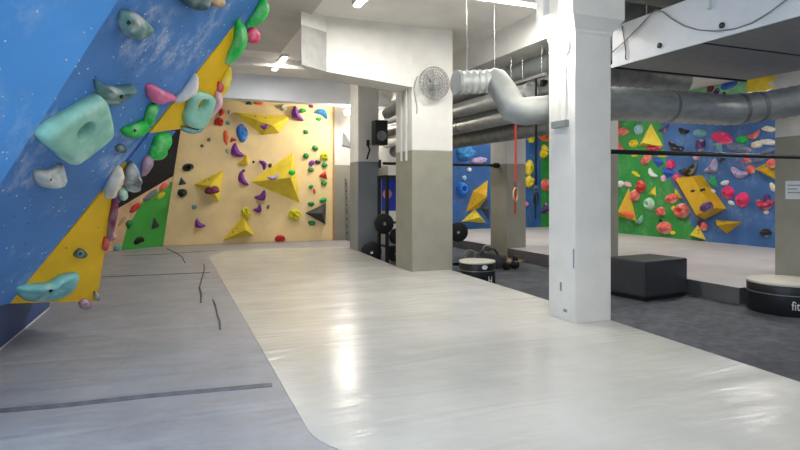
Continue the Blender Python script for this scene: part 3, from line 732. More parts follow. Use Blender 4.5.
RH = [
 (623, 132, 12, 8, 'blob', 'coral', 5, 'coral hold left of the pale blue one under the duct'),
 (617, 127, 6, 9, 'blob', 'red', 0, 'red hold at the left end under the duct beside the white column'),
 (618, 143.5, 14, 11, 'crescent', 'coral', -55, 'coral crescent at the left end above the black bar'),
 (634, 143.5, 9, 8, 'ring', 'yellow', 0, 'yellow ring shaped hold left of the high yellow triangle'),
 (655, 148, 16, 9, 'crescent', 'crimson', -5, 'crimson crescent at the foot of the high yellow triangle'),
 (639.5, 129.5, 8, 10, 'blob', 'sky', 0, 'pale blue hold under the duct left of the high yellow triangle'),
 (630, 124, 12, 6, 'blob', 'green', 0, 'green flat hold under the duct'),
 (664, 129, 11, 7, 'crescent', 'plum', 20, 'dark purple crescent under the duct right of the yellow triangle'),
 (684, 131, 11, 8, 'crescent', 'black', -20, 'black crescent with white chalk under the duct'),
 (676, 147, 16, 10, 'crescent', 'black', -25, 'wide black crescent just above the bar'),
 (700, 133, 14, 8, 'blob', 'seafoam', -10, 'teal sloper under the duct right of the black crescent'),
 (701, 145, 9, 14, 'blob', 'plum', -20, 'plum oval hold just above the bar'),
 (647, 159.5, 12, 9, 'blob', 'coral', 30, 'coral hold just below the bar above the green wall centre'),
 (635, 155.3, 7, 3, 'blob', 'yellow', 0, 'small yellow hold touching the bar'),
 (663, 155.5, 10, 3.5, 'wedge', 'yellow', 0, 'flat yellow edge touching the bar'),
 (671, 164.5, 8, 10, 'blob', 'hotpink', 10, 'pink hold above the bar of pink cluster, upper of two'),
 (677.5, 178, 8, 8, 'blob', 'hotpink', 0, 'pink round hold at the top of the slate bar, lower of two'),
 (689, 169.5, 19, 13, 'crescent', 'black', 20, 'largest black crescent with white chalk above the big yellow slab'),
 (653, 173.5, 11, 7, 'crescent', 'white', -40, 'white crescent with maroon tip on the green wall'),
 (664, 178.5, 5, 7, 'blob', 'palepink', 0, 'pale pink nub beside the blue volumes'),
 (636, 174, 9, 4, 'blob', 'lemon', -25, 'thin yellow green hold on the upper green wall'),
 (628, 184.5, 8, 5, 'blob', 'palepink', -15, 'pale coral hold above the left yellow triangle'),
 (642, 187, 9, 13, 'lump', 'red', -20, 'deep red oblong hold on the green wall'),
 (636, 195.5, 9, 12, 'blob', 'coral', 20, 'coral hold tucked right of the left yellow triangle'),
 (621, 184, 6, 7, 'blob', 'white', 20, 'white hold at the left end of the green wall'),
 (650, 204, 9, 13, 'ring', 'palegreen', 20, 'chalky pale green loop on the middle of the green wall'),
 (640, 220, 9, 7, 'crescent', 'mint', 40, 'mint crescent right of the foot of the left yellow triangle'),
 (661, 211.5, 9, 10, 'lump', 'coral', 0, 'coral hold above the lowest coral boulder'),
 (660.5, 220.5, 3, 4, 'blob', 'black', 0, 'tiny black foothold between two coral holds'),
 (665, 228, 14.5, 13, 'jug', 'coral', 0, 'lowest large coral boulder hold on the green wall'),
 (673, 228.5+4.5, 5, 4, 'blob', 'yellow', 0, 'tiny yellow foothold right of the lowest coral boulder'),
 (672, 198.5, 13, 10, 'jug', 'coral', 10, 'coral white hold left of the slate bar, upper of two'),
 (683, 210.5, 17, 15, 'ring', 'coral', 10, 'large coral white hold left of the slate bar, lower of two'),
 (692, 207, 5, 8, 'blob', 'palepink', 0, 'pale pink nub on the slate bar'),
 (674, 208.5, 4.5, 5, 'blob', 'yellow', 0, 'tiny yellow foothold between the two coral white holds'),
 (704.5, 226.5, 6, 9, 'blob', 'coral', 0, 'coral nub under the big yellow slab'),
 (728.5, 192.5, 12, 13, 'jug', 'hotpink', -25, 'hot pink hold on the blue wall, left of the pair'),
 (743, 200, 13, 16, 'jug', 'hotpink', -15, 'hot pink hold on the blue wall, right of the pair'),
 (725, 183, 9, 5, 'blob', 'white', 15, 'white foothold above the pink pair'),
 (712.5, 191.5, 6, 5, 'blob', 'cream', 0, 'cream foothold at the edge of the big yellow slab'),
 (731.7, 203, 7, 4, 'blob', 'white', -20, 'white foothold below the pink pair'),
 (766, 204, 18, 13, 'crescent', 'crimson', 0, 'dark crimson smiling crescent near the grey column'),
 (767, 198, 7, 9, 'blob', 'plum', 10, 'plum hold inside the crimson crescent'),
 (766.5, 212.3, 5, 4.5, 'blob', 'white', 0, 'white foothold under the crimson crescent'),
 (766, 233, 12, 8.5, 'jug', 'black', 0, 'black hold lowest on the blue wall near the grey column'),
 (740, 172.5, 19, 11, 'crescent', 'lilac', -20, 'purple and white crescent on the middle of the blue wall'),
 (712.5, 166.5, 16, 12, 'crescent', 'lilac', 45, 'purple and white crescent left below the bar'),
 (722.6, 138, 21, 12, 'wedge', 'hotpink', -18, 'big pink wedge hold under the duct on the right'),
 (719, 146, 14, 11, 'tri', 'seafoam', -40, 'teal triangle hold under the big pink wedge'),
 (740, 148, 27, 9, 'blob', 'slate', -12, 'long slate hold resting just above the bar'),
 (742.5, 140, 12, 8, 'blob', 'lime', 0, 'green hold above the long slate hold'),
 (754, 135, 14, 8, 'crescent', 'coral', 20, 'coral white hook hold under the duct near the grey column'),
 (757, 144.5, 12, 7, 'blob', 'cream', 0, 'cream coral hold above the bar near the grey column'),
 (768, 142, 18, 6, 'blob', 'white', -10, 'long white hold above the bar beside the grey column'),
 (769, 129, 14, 6, 'blob', 'cream', -10, 'cream hold highest beside the grey column under the duct'),
 (768, 151, 14, 6, 'blob', 'slate', 15, 'slate hold touching the bar beside the grey column'),
 (746, 159.5, 12, 8, 'tri', 'coral', 0, 'coral white hold hanging just below the bar'),
 (760, 159, 13, 6, 'blob', 'slate', 20, 'slate purple hold below the bar'),
 (751.5, 169.5, 8, 10, 'blob', 'coral', 30, 'coral hold at the left tip of the right end yellow volume'),
 (772.8, 187, 5, 10, 'blob', 'cream', 25, 'white and orange hold below the right end yellow volume'),
 (722, 160, 6, 4, 'blob', 'black', 20, 'little black hold on the upper blue wall'),
 (697, 157, 6, 7, 'blob', 'palepink', 20, 'pink purple nub below the bar right of the black crescent'),
]
for (x, y, w, h, k, c, r, lb) in RH: hold(PR, x, y, w, h, k, c, lb, G4, r, .5)
hold(PR, 707, 207, 14, 10, 'blob', 'plum', 'purple oval hold mounted on the big yellow slab', G4, 10, .45, lift=.34)
hold(PR, 702.5, 190, 6, 3, 'blob', 'black', 'thin black hold mounted on the big yellow slab, right of two', G4, 20, .4, lift=.34, bolts=0)
hold(PR, 693, 191, 5, 3, 'blob', 'black', 'thin black hold mounted on the big yellow slab, left of two', G4, 5, .4, lift=.34, bolts=0)
hold(PR, 628, 214.5, 13, 6, 'blob', 'orange', 'orange red hold mounted on the left yellow triangle', G4, -15, .45, lift=.22)
hold(PR, 772, 163.5, 10, 9, 'lump', 'coral', 'coral white hold mounted on the right end yellow volume', G4, 0, .45, lift=.2)
UH = [
 (710.6, 89, 6, 8, 'blob', 'maroon', -20, 'maroon hold on the pale green panel above the duct, leftmost'),
 (716, 93, 5, 12, 'blob', 'plum', -30, 'plum hold on the pale green panel above the duct, middle'),
 (723.5, 95.5, 3.5, 7, 'blob', 'plum', -25, 'small plum hold on the pale green panel above the duct, rightmost'),
 (729, 85, 18, 8, 'blob', 'royal', 8, 'blue sloper above the duct'),
 (749.5, 96, 6, 5, 'blob', 'red', 20, 'red hold at the foot of the upper yellow panel'),
 (772, 84, 8, 6, 'blob', 'cream', 0, 'cream hold on the upper yellow panel'),
]
for (x, y, w, h, k, c, r, lb) in UH: hold(PR, x, y, w, h, k, c, lb, G4, r, .5)

# --- far wall
G5 = 'holds on the far blue wall'; GV5 = 'volumes on the far blue wall'
volume(PF, [(466, 212), (473, 191), (488, 180), (487, 198), (479, 208)], (480, 196), .5, M['volYd'], 'tall yellow wedge volume left of the far column', GV5)
volume(PF, [(461.5, 221.5), (475, 209), (486, 223)], (475, 217), .4, M['volY'], 'yellow pyramid volume at the foot of the tall yellow wedge', GV5)
volume(PF, [(480.5, 208), (487.5, 199), (489, 221)], (486, 209), .2, M['volK'], 'black wedge volume behind the yellow pyramid on the far wall', GV5)
FH = [
 (465, 153, 20, 14, 'lump', 'azure', 20, 'big pale blue boulder hold on the far wall'),
 (479, 160.5, 15, 7, 'blob', 'lilac', 5, 'lilac chalky sloper right of the pale blue boulder'),
 (462, 189, 12, 14, 'ring', 'blue', 0, 'blue loop hold left of the tall yellow wedge'),
 (469, 170, 5, 5, 'blob', 'white', 0, 'white foothold below the pale blue boulder'),
 (464, 178, 5, 5, 'blob', 'sky', 0, 'pale blue foothold above the blue loop'),
 (544.6, 137, 13, 9, 'jug', 'orange', -10, 'orange hold between the far column and the white column'),
 (544.6, 152, 10, 12, 'lump', 'yellow', 0, 'yellow hold on the far green wall under the orange one'),
 (529, 168, 8, 16, 'blob', 'yellow', -5, 'yellow hold just right of the far column, upper of two'),
 (529, 182, 9, 13, 'lump', 'yellow', 0, 'yellow hold just right of the far column, lower of two'),
 (531, 139, 7, 9, 'blob', 'lemon', 0, 'lemon hold high right of the far column'),
 (546, 185, 10, 13, 'jug', 'coral', 0, 'coral hold on the far green wall'),
 (545, 208, 9, 15, 'tri', 'plum', 0, 'plum triangular hold low on the far green wall'),
 (526.5, 204, 4, 5, 'blob', 'pink', 0, 'little pink foothold by the foot of the far column'),
]
for (x, y, w, h, k, c, r, lb) in FH: hold(PF, x, y, w, h, k, c, lb, G5, r, .5)

# ------------------------------------------------------------------ ducts and pipes
def duct(path, r, m, label, ribs=.1, collars=(), seg=22, cat='duct', amp=.012, group='ventilation ducts', cols='steeldark'):
    P = [Vector(p) for p in path]; pts = []; rad = []
    for p, q in zip(P, P[1:]):
        n = max(2, int((q-p).length/(ribs/2)) if ribs else 2)
        for i in range(n): pts.append(p.lerp(q, i/n))
    pts.append(P[-1])
    # smooth corners
    for _ in range(6 if ribs else 0):
        pts = [pts[0]]+[(pts[i-1]+pts[i]*2+pts[i+1])/4 for i in range(1, len(pts)-1)]+[pts[-1]]
    rad = [r*(1+(amp/r if i % 2 else 0)) if ribs else r for i in range(len(pts))]
    root = empty('ventilation_duct', P[0], label, cat, group)
    o = MB().tube([p-P[0] for p in pts], rad, seg).build('pipe', m, root, smooth=True)
    for t in collars:
        i = int(t*(len(pts)-1)); j = min(i+1, len(pts)-1)
        d = (pts[j]-pts[max(i-1, 0)]).normalized(); c = pts[i]-P[0]
        MB().tube([c-d*.035, c-d*.03, c+d*.03, c+d*.035], [r*1.02, r*1.08, r*1.08, r*1.02], seg).build('collar', M[cols], root, smooth=True)
    return root
duct([(4.85, 6.1, 2.58), (5.45, 6.1, 2.66), (6.5, 6.12, 2.68), (7.7, 6.1, 2.68), (8.3, 5.95, 2.76), (9.4, 5.5, 2.98), (10.2, 5.1, 3.1)], .215, M['steel'], 'big ribbed silver duct crossing below the ceiling unit on the right', .15, (.3, .55, .6), amp=.017)
duct([(3.97, 6.66, 2.95), (4.03, 6.62, 2.94), (4.03, 6.42, 2.76), (4.0, 6.15, 2.50), (4.1, 6.1, 2.48), (4.85, 6.1, 2.58)], .175, M['steelpaint'], 'smooth grey elbow duct bending down behind the white column', .0, (), amp=0)
duct([(3.47, 6.68, 2.9), (3.99, 6.66, 2.95)], .14, M['steel'], 'short crinkled open flex hose joined to the grey elbow duct', .09, (.95,), amp=.022)
_f = [o for o in bpy.data.objects if o.name.startswith('ventilation_duct')][-1]
MB().lathe([(.118, -.004), (.118, -.001)], axis='X', seg=22).build('opening_shade', M['darkpanel'], _f)  # black disc on the capped end, shade of the hose interior as colour
MB().lathe([(.12, -.02), (.155, -.02), (.155, .03), (.12, .03)], axis='X', seg=22).build('rim', M['steelpaint'], _f, smooth=True)
duct([(6.5, 7.9, 3.5), (7.5, 7.9, 3.5), (8.75, 7.9, 3.5)], .22, M['steeldark'], 'dark ribbed duct tucked behind the ceiling unit', .15, (.3,), amp=.018)
duct([(5.2, 6.95, 4.22), (9.5, 6.95, 4.22)], .17, M['steeldark'], 'dark duct close to the ceiling above the white unit', .1, (), amp=.01)
for i, (x, z, r, m, lb, y0) in enumerate([
    (6.62, 2.72, .18, 'steeldark', 'lowest of the dull grey ducts running back over the rings', 8.3),
    (6.25, 2.98, .17, 'steel', 'second dull grey duct above the lowest one', 8.4),
    (5.95, 3.26, .15, 'steel', 'bright silver duct running back beside the broad column', 8.6),
    (6.6, 3.32, .2, 'steeldark', 'dark duct running back behind the bright silver one', 8.4),
    (6.35, 3.78, .2, 'steelpaint', 'painted grey duct running back just under the concrete beam', 7.3)]):
    duct([(x, y0, z), (x, 17.0, z)], r, M[m], lb, .16, (.12, .4, .7), amp=.006)
duct([(4.75, 11.2, 3.4), (5.0, 13.35, 3.4)], .13, M['steeldark'], 'dull duct passing behind the broad column toward the niche', .16, (.3,), amp=.005)
duct([(5.2, 11.2, 3.0), (5.2, 16.6, 3.0)], .13, M['steeldark'], 'lower dull duct behind the broad column', .16, (.3,), amp=.005)
# hanging rods with black clips
for k, (px, top, bot) in enumerate(((522.5, 20, 80), (544, 40, 80))):
    pl = Plane((0, 8.9, 0), (0, -1, 0)); a = pl.at(px, bot); rr = empty('cable_hanger', (a.x, a.y, a.z), ['black clip on a thin hanging wire left of the white column, farther one', 'black clip on a thin hanging wire touching the white column edge'][k], 'hanger', 'hanging clips')
    MB().tube([(0, 0, 0), (0, 0, CEIL-a.z-.002)], .006, 6).build('wire', M['chrome'], rr)
    MB().box(-.06, .06, -.04, .04, -.12, .0).build('clip', M['black'], rr, bevel=.012)
for k, (x, y, z) in enumerate(((3.62, 6.68, 3.06), (4.0, 6.62, 3.12))):
    o = MB().tube([(x, y, z), (x, y, CEIL-.002)], .006, 6).build('hanging_wire', M['chrome'])
    tag(o, ['thin ceiling wire left of the grey elbow duct', 'thin ceiling wire holding up the grey elbow duct'][k], 'wire', 'ceiling wires')

o = MB().tube([(9.2, 5.62, 3.3), (9.28, 5.5, 3.2), (9.42, 5.35, 3.05)], .018, 8).build('duct_strap', M['black'], smooth=True); tag(o, 'black strap slanting over the silver duct by the right frame edge', 'strap')
# ------------------------------------------------------------------ ceiling unit
u = empty('ceiling_unit', (7.4, 4.6, 3.3), 'white boxy air handling unit hung under the ceiling top right', 'air conditioner')
MB().box(-1.4, 1.4, -2.6, 2.05, .03, .58).build('casing', M['acwhite'], u, bevel=.01)
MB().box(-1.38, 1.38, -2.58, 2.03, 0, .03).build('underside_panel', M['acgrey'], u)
for y in (-1.0, .55): MB().box(-1.38, 1.38, y-.012, y+.012, -.012, 0).build('panel_joint', M['blackpaint'], u)
MB().box(-1.43, -1.40, -2.6, 2.05, -.02, .03).build('edge_rail', M['acwhite'], u)
MB().box(-1.43, 1.40, 2.05, 2.09, -.02, .05).build('edge_rail', M['blackpaint'], u)
PU = Plane((6.0, 0, 0), (-1, 0, 0))
for px, py in ((660, 45.5), (722.5, 25.5)):
    p = PU.at(px, py)-Vector((7.4, 4.6, 3.3))
    MB().lathe([(.035, 0), (.035, -.02), (.02, -.03)], axis='X', seg=16).build('knob', M['black'], u, loc=p)
for y in (-1.9, 1.6):
    MB().tube([(-1.2, y, .58), (-1.2, y, CEIL-3.3-.002)], .012, 8).build('hanger_rod', M['chrome'], u)
    MB().tube([(1.2, y, .58), (1.2, y, CEIL-3.3-.002)], .012, 8).build('hanger_rod', M['chrome'], u)
MB().box(-1.45, -1.40, .38, .42, .36, .60).build('hanger_bracket', M['acwhite'], u)
def drape(pts, off): return [PU.at(x, y, off) for x, y in pts]
o = MB().tube(drape([(612.5, 52), (626, 40), (640, 26), (650, 15), (656.5, 10), (663, 12), (672, 19), (684, 26), (698, 30), (715, 31), (735, 29), (752, 23), (770, 12), (786, 0), (800, -12)], .03), .009, 6).build('cable', M['steeldark'], smooth=True)
tag(o, 'grey cable draped across the side of the white ceiling unit', 'cable')
o = MB().tube(drape([(622, 26), (624, 38), (626, 52), (625.5, 59), (632, 63)], .022), .008, 6).build('cable', M['black'], smooth=True)
tag(o, 'black cable hanging down the far end of the white ceiling unit', 'cable')

# ------------------------------------------------------------------ bars and rings
def bar(p, q, r, label, plates=True):
    p, q = Vector(p), Vector(q); root = empty('pull_up_bar', p, label, 'pull-up bar', 'pull-up bars')
    MB().tube([Vector(), q-p], r, 12).build('tube', M['blackpaint'], root, smooth=True)
    return root
b1 = bar((4.72, 5.6, 1.97), (10.1, 5.6, 1.98), .03, 'long black bar spanning in front of the green and blue wall')
MB().box(-.0, .03, -.1, .1, -.1, .1).build('mount_plate', M['blackpaint'], b1)
MB().box(5.2, 5.28, -.02, .799, -.04, .04).build('mount_bracket', M['blackpaint'], b1)
b2 = bar((4.83, 13.2, 2.15), (8.09, 13.2, 2.15), .035, 'short dark bar ending at the far column behind the rings')
MB().lathe([(.07, -.12), (.07, 0)], axis='X', seg=16).build('mount_plate', M['blackpaint'], b2, loc=(3.26, 0, 0))
MB().box(-.0, .03, .2, .4, -.1, .1).build('mount_plate', M['blackpaint'], b2)
def gym_ring(x, y, zt_, zr, smat, rmat, label, tail):
    r = empty('gym_ring', (x, y, zr), label, 'gym ring', 'gym rings')
    MB().box(-.02, .02, -.004, .004, .105, zt_-zr).build('strap', smat, r)
    MB().tube([(.117*math.cos(a)*.75, .117*math.cos(a)*.55, .117*math.sin(a)) for a in [2*math.pi*k/28 for k in range(28)]], .014, 10, closed=True).build('ring', rmat, r, smooth=True)
    MB().box(-.016, .016, .014, .02, -.36, .1).build('strap_tail', smat, r)
    MB().box(-.028, .028, -.012, .022, .16, .22).build('buckle', M['chrome'], r)
RZ = 3.42
gym_ring(5.85, 8.95, RZ, 1.42, M['redstrap'], hmat('tan'), 'wooden gym ring hanging on a red strap in front of the far column', 1)
gym_ring(5.85, 8.32, RZ, 1.36, M['blackpaint'], M['blackpaint'], 'dark gym ring hanging on a black strap beside the white column', 1)
rl = empty('ring_rail', (5.85, 8.6, RZ), 'grey rail under the concrete beam from which the gym rings hang', 'rail')
MB().box(-.03, .03, -.55, .6, 0, .05).build('rail', M['steeldark'], rl)
for y in (-.45, .5): MB().tube([(0, y, .05), (0, y, 4.0-RZ-.002)], .01, 8).build('rod', M['chrome'], rl)

# ------------------------------------------------------------------ drums, bench, plank
def drum(cx, cy, r, h, label):
    d = empty('drum_stool', (cx, cy, FL), label, 'drum stool', 'black drum stools')
    MB().lathe([(r*.97, 0), (r, .02), (r, h*.62), (r*.985, h*.63), (r*.985, h*.655), (r, h*.665), (r, h-.05), (r*.98, h-.035)], seg=64).build('body', M['black'], d, smooth=True)
    MB().lathe([(r*.99, h-.037), (r*1.005, h-.03), (r*1.005, h-.008), (r*.985, h)], seg=64).build('top_pad', mat('cream_pad', '#cfcabc', .6, var=.03), d, smooth=True)
    MB().lathe([(r*1.004, h*.63), (r*1.01, h*.632), (r*1.01, h*.652), (r*1.004, h*.655)], seg=64).build('seam_band', M['steeldark'], d, smooth=True)
    return d
def wrap_text(txt, size, r, ang, z, parent, m, name='lettering'):
    cu = bpy.data.curves.new(name, 'FONT'); cu.body = txt; cu.size = size; cu.extrude = .002; cu.resolution_u = 3
    to = bpy.data.objects.new('tmp', cu); COL.objects.link(to)
    dg = bpy.context.evaluated_depsgraph_get(); me = bpy.data.meshes.new_from_object(to.evaluated_get(dg))
    bpy.data.objects.remove(to); me.name = name
    w = max(v.co.x for v in me.vertices)
    for v in me.vertices:
        x, y, z_ = v.co; x *= .72; a = ang+x/r; rr = r+.004+z_
        v.co = (rr*math.cos(a), rr*math.sin(a), z+y)
    me.materials.clear(); return link(name, me, m, parent)
DX, DY, DR, DH = 8.30, 5.66, .50, .45
d1_ = drum(DX, DY, DR, DH, 'large black drum with cream top below the grey column on the right')
pp = None
# lettering starts where the photo shows the first letter
best = min(range(0, 3600), key=lambda k: abs((lambda p: 400+FPX*(p-CAM).dot(RT)/(p-CAM).dot(FW))(Vector((DX+DR*math.cos(R_(180+k/10*.5)), DY+DR*math.sin(R_(180+k/10*.5)), 0)))-791.5))
wrap_text('fitl', .175, DR, R_(180+best/10*.5), .10, d1_, M['paper'])
d2_ = drum(5.22, 9.25, .33, .465, 'small black drum with cream top behind the broad column')
va = math.atan2(-9.25, -5.22)
def badge(ang, z, w, h, r, parent, name, oval=True):
    bm = bmesh.new(); vs = []
    for k in range(24):
        t = 2*math.pi*k/24; x = w/2*math.cos(t); y = h/2*math.sin(t); a = ang+x/r
        vs.append(bm.verts.new(((r+.004)*math.cos(a), (r+.004)*math.sin(a), z+y)))
    bm.faces.new(vs); me = bpy.data.meshes.new(name); bm.to_mesh(me); bm.free()
    return link(name, me, M['paper'], parent)
badge(va+.42, .375, .11, .08, .33, d2_, 'oval_badge')
wrap_text('H', .2, .33, va+.62, .07, d2_, M['paper'])

bn = empty('foam_bench', (6.88, 6.91, FL), 'charcoal padded foam block bench beside the nearest white column', 'bench', rz=R_(7))
MB().box(0, 1.05, 0, .75, .06, .635).build('cushion', M['foam'], bn, bevel=.035)
MB().box(.03, 1.02, .03, .72, 0, .06).build('plinth', M['black'], bn)
PZ = Plane((0, 0, FL+.03), (0, 0, 1)); _q = [PZ.at(*p) for p in ((466, 257.5), (503, 257), (526, 260.3), (497, 264.8), (466, 264))]
o = MB().slab(_q, (0, 0, -.029)).build('wooden_plank', M['wood'])
tag(o, 'light brown wooden board lying on the dark floor behind the small drum', 'plank')

# ------------------------------------------------------------------ weights
def plate(loc, r, w, axis_rot, label):
    p = empty('weight_plate', loc, label, 'weight plate', 'black weight plates')
    p.rotation_euler = axis_rot
    MB().lathe([(r*.2, -w/2), (r*.86, -w/2), (r, -w/2+.012), (r, w/2-.012), (r*.86, w/2), (r*.84, w/2-.01), (r*.35, w/2-.01), (r*.33, w/2), (r*.2, w/2)], axis='Y', seg=40).build('disc', M['black'], p, smooth=True)
    MB().lathe([(r*.13, -w/2-.002), (r*.16, -w/2-.006), (r*.16, w/2+.006), (r*.13, w/2+.002)], axis='Y', seg=20).build('hub', M['chrome'], p, smooth=True)
    return p
def front(px, py, Y): return Plane((0, Y, 0), (0, -1, 0)).at(px, py)
plate((4.53, 13.2, FL+.252), .25, .08, (0, 0, R_(-10)), 'black weight plate standing on the floor by the far left column')
plate((4.64, 12.62, .71), .24, .08, (0, 0, 0), 'black weight plate hanging on the rack above the floor plate')
rk = empty('weight_rack', (4.82, 12.75, FL), 'black steel weight rack partly hidden behind the broad column', 'weight rack')
for x in (-.05, .75):
    for y in (0, .55):
        MB().box(x-.035, x+.035, y-.035, y+.035, 0, 2.1).build('post', M['blackpaint'], rk)
MB().box(-.05, .75, -.03, .03, 2.03, 2.1).box(-.08, -.02, 0, .55, 2.03, 2.1).box(.72, .78, 0, .55, 2.03, 2.1).box(-.05, .75, .52, .58, 2.03, 2.1).build('top_frame', M['blackpaint'], rk)
MB().box(-.05, .75, 0, .55, .38, .42).build('shelf', M['blackpaint'], rk)
MB().box(-.05, .75, 0, .55, .95, .98).build('shelf', M['blackpaint'], rk)
MB().tube([(-.18, -.2, .96), (-.18, -.01, .96), (-.05, 0, .96)], .024, 10).build('peg', M['chrome'], rk)
bq = empty('banner', (4.9, 13.42, .98), 'blue banner with a pink print hanging behind the weight rack', 'banner')
MB().box(-.02, .75, -.01, .01, 0, .8).build('cloth', M['bannerblue'], bq)
MB().lathe([(.01, -.016), (.12, -.016), (.12, -.011), (.01, -.011)], axis='Y', seg=20).build('print', M['bannerpink'], bq, loc=(.12, 0, .42))
MB().tube([(.0, .0, .85), (0, 0, .86)], .008, 6).build('cord', M['blackpaint'], bq)
MB().tube([(-.05, 0, .86), (.92, 0, .86)], .014, 8).build('rail', M['blackpaint'], bq)
for (dx, dz, lb) in ((.45, .22, 'black weight plate on the rack shelf, lower row behind the column'), (.5, .75, 'black weight plate leaning inside the rack above the shelf')):
    plate((4.82+dx-.2, 13.0, FL+(.21 if dz < .5 else .625)), .2, .07, (0, 0, 0), lb)
plate((6.06, 11.6, .55), .22, .07, (0, 0, R_(-20)), 'black weight plate racked to the right of the broad column')
hb = empty('barbell_stand', (6.06, 12.0, FL), 'low dark stand holding a weight plate behind the small drum', 'stand')
MB().box(-.25, .25, -.1, .4, .0, .06).build('base', M['blackpaint'], hb)
MB().box(-.03, .03, .1, .16, .06, .85).build('post', M['blackpaint'], hb)
MB().tube([(-.0, -.46, .8), (.0, .13, .8)], .02, 8).build('peg', M['chrome'], hb)
def kettle(x, y, s, label, m='black'):
    k = empty('kettlebell', (x, y, FL), label, 'kettlebell', 'kettlebells')
    MB().lathe([(.06*s, 0), (.1*s, .02*s), (.125*s, .09*s), (.115*s, .15*s), (.07*s, .2*s), (.01, .21*s)], seg=24).build('bell', M[m], k, smooth=True)
    MB().tube([(-.07*s, 0, .17*s), (-.085*s, 0, .24*s), (-.06*s, 0, .29*s), (0, 0, .305*s), (.06*s, 0, .29*s), (.085*s, 0, .24*s), (.07*s, 0, .17*s)], .018*s, 10).build('handle', M['steeldark'], k, smooth=True)
def dumbbell(x, y, rz, label):
    k = empty('dumbbell', (x, y, FL+.09), label, 'dumbbell', 'dumbbells', R_(rz))
    MB().tube([(-.12, 0, 0), (.12, 0, 0)], .017, 10).build('grip', M['chrome'], k, smooth=True)
    for s in (-1, 1): MB().lathe([(.06, s*.08), (.09, s*.1), (.09, s*.19), (.06, s*.21)], axis='X', seg=16).build('head', M['black'], k, smooth=True)
kettle(5.95, 10.85, 1.5, 'dark kettlebell just behind the small drum')
kettle(7.15, 12.2, 1.3, 'kettlebell on the dark floor left of the far column')
dumbbell(7.0, 10.9, 20, 'dumbbell lying on the dark floor before the far column, left one')
dumbbell(7.6, 11.9, -15, 'dumbbell lying on the dark floor before the far column, right one')
cb = empty('gear_bag', (6.62, 11.3, FL), 'dark slumped bag on the floor behind the small drum', 'bag')
me, _ = hold_mesh('lump', 1.1, .6, .42, 77); link('body', me, M['foam'], cb, loc=(0, 0, .004))
MB().tube([(-.25, -.12, .3), (-.15, -.16, .42), (.1, -.16, .44), (.22, -.12, .3)], .02, 8).build('carry_handle', M['blackpaint'], cb, smooth=True)

# ------------------------------------------------------------------ wall fittings
# cage fan on the broad column
fp_ = front(431, 84.5, 9.68)
f = empty('wall_fan', (fp_.x, 9.68, fp_.z), 'round wire cage fan mounted on the broad column', 'fan')
cg = MB()
for r, y in ((.295, -.12), (.295, -.17), (.24, -.19), (.19, -.198), (.14, -.203), (.09, -.206), (.05, -.208)):
    cg.tube([(r*math.cos(a), y, r*math.sin(a)) for a in [2*math.pi*k/36 for k in range(36)]], .0055, 6, closed=True)
for k in range(24):
    a = 2*math.pi*k/24; c, s = math.cos(a), math.sin(a)
    cg.tube([(c*.05, -.208, s*.05), (c*.18, -.199, s*.18), (c*.295, -.17, s*.295), (c*.295, -.12, s*.295), (c*.12, -.08, s*.12)], .0042, 5)
cg.build('cage', mat('grey_wire', '#8a8a88', .5, var=.03), f, smooth=True)
MB().lathe([(.02, -.216), (.055, -.212), (.055, -.204), (.02, -.2)], axis='Y', seg=20).build('hub_cap', M['steelpaint'], f, smooth=True)
for k in range(4):
    a = k*math.pi/2+.4; b = MB(); c, s = math.cos(a), math.sin(a); t = Vector((-s, 0, c)); rd = Vector((c, 0, s))
    b.slab([rd*.04-t*.03+Vector((0, -.15, 0)), rd*.25-t*.09+Vector((0, -.165, 0)), rd*.26+t*.07+Vector((0, -.13, 0)), rd*.04+t*.03+Vector((0, -.14, 0))], (0, .005, 0)).build('blade', mat('fan_blade', '#b4b4b0', .5, var=.03), f)
MB().lathe([(.07, -.135), (.07, -.05), (.04, -.03)], axis='Y', seg=20).build('motor', M['steeldark'], f, smooth=True)
MB().box(-.05, .05, -.06, 0, -.12, .12).build('bracket', M['steelpaint'], f)
o = MB().tube([(fp_.x-.3, 9.62, fp_.z+.12), (fp_.x-.36, 9.66, fp_.z-.1), (4.2, 9.66, 3.02), (4.2, 9.668, 2.9)], .008, 6).build('fan_cable', M['steelpaint'], smooth=True)
tag(o, 'thin grey cable curling from the cage fan to the column edge', 'cable')
# conduits on the left side of the broad column
for k, (y, lb) in enumerate(((9.9, 'white vertical conduit on the shaded side of the broad column, front one'), (10.15, 'white vertical conduit on the shaded side of the broad column, rear one'))):
    o = MB().tube([(4.089, y, 2.05), (4.089, y, 3.36)], .022, 10).build('conduit', M['white'], smooth=True); tag(o, lb, 'conduit', 'column conduits')
# trunking, socket and lamp on the white column
tr_ = empty('cable_trunking', (4.21, 5.55, 2.2), 'white cable trunking with a bracket on the left face of the nearest column', 'trunking')
MB().box(-.035, 0, -.05, .03, .1, 1.0).build('duct_cover', M['white'], tr_, bevel=.006)
MB().box(-.03, 0, -.17, -.10, .1, 1.0).build('duct_cover', M['white'], tr_, bevel=.006)
MB().box(-.06, 0, -.2, .06, .02, .1).build('bracket', M['steelpaint'], tr_, bevel=.008)
jb = empty('junction_box', (4.04, 5.47, 3.48), 'white junction box beside the capital of the nearest column', 'junction box')
MB().box(-.06, .062, -.06, .06, 0, .28).build('housing', M['white'], jb, bevel=.01)
MB().tube([(.0, 0, .005), (.03, -.02, -.12), (.12, -.04, -.26), (.15, -.045, -.32)], .009, 6).build('cable', M['steelpaint'], jb, smooth=True)
wl = empty('wall_lamp', (4.21, 5.42, 3.13), 'glaring round lamp high on the nearest white column', 'lamp', 'wall lamps')
MB().lathe([(.1, 0), (.1, -.03), (.09, -.04)], axis='X', seg=24).build('base', M['white'], wl, smooth=True)
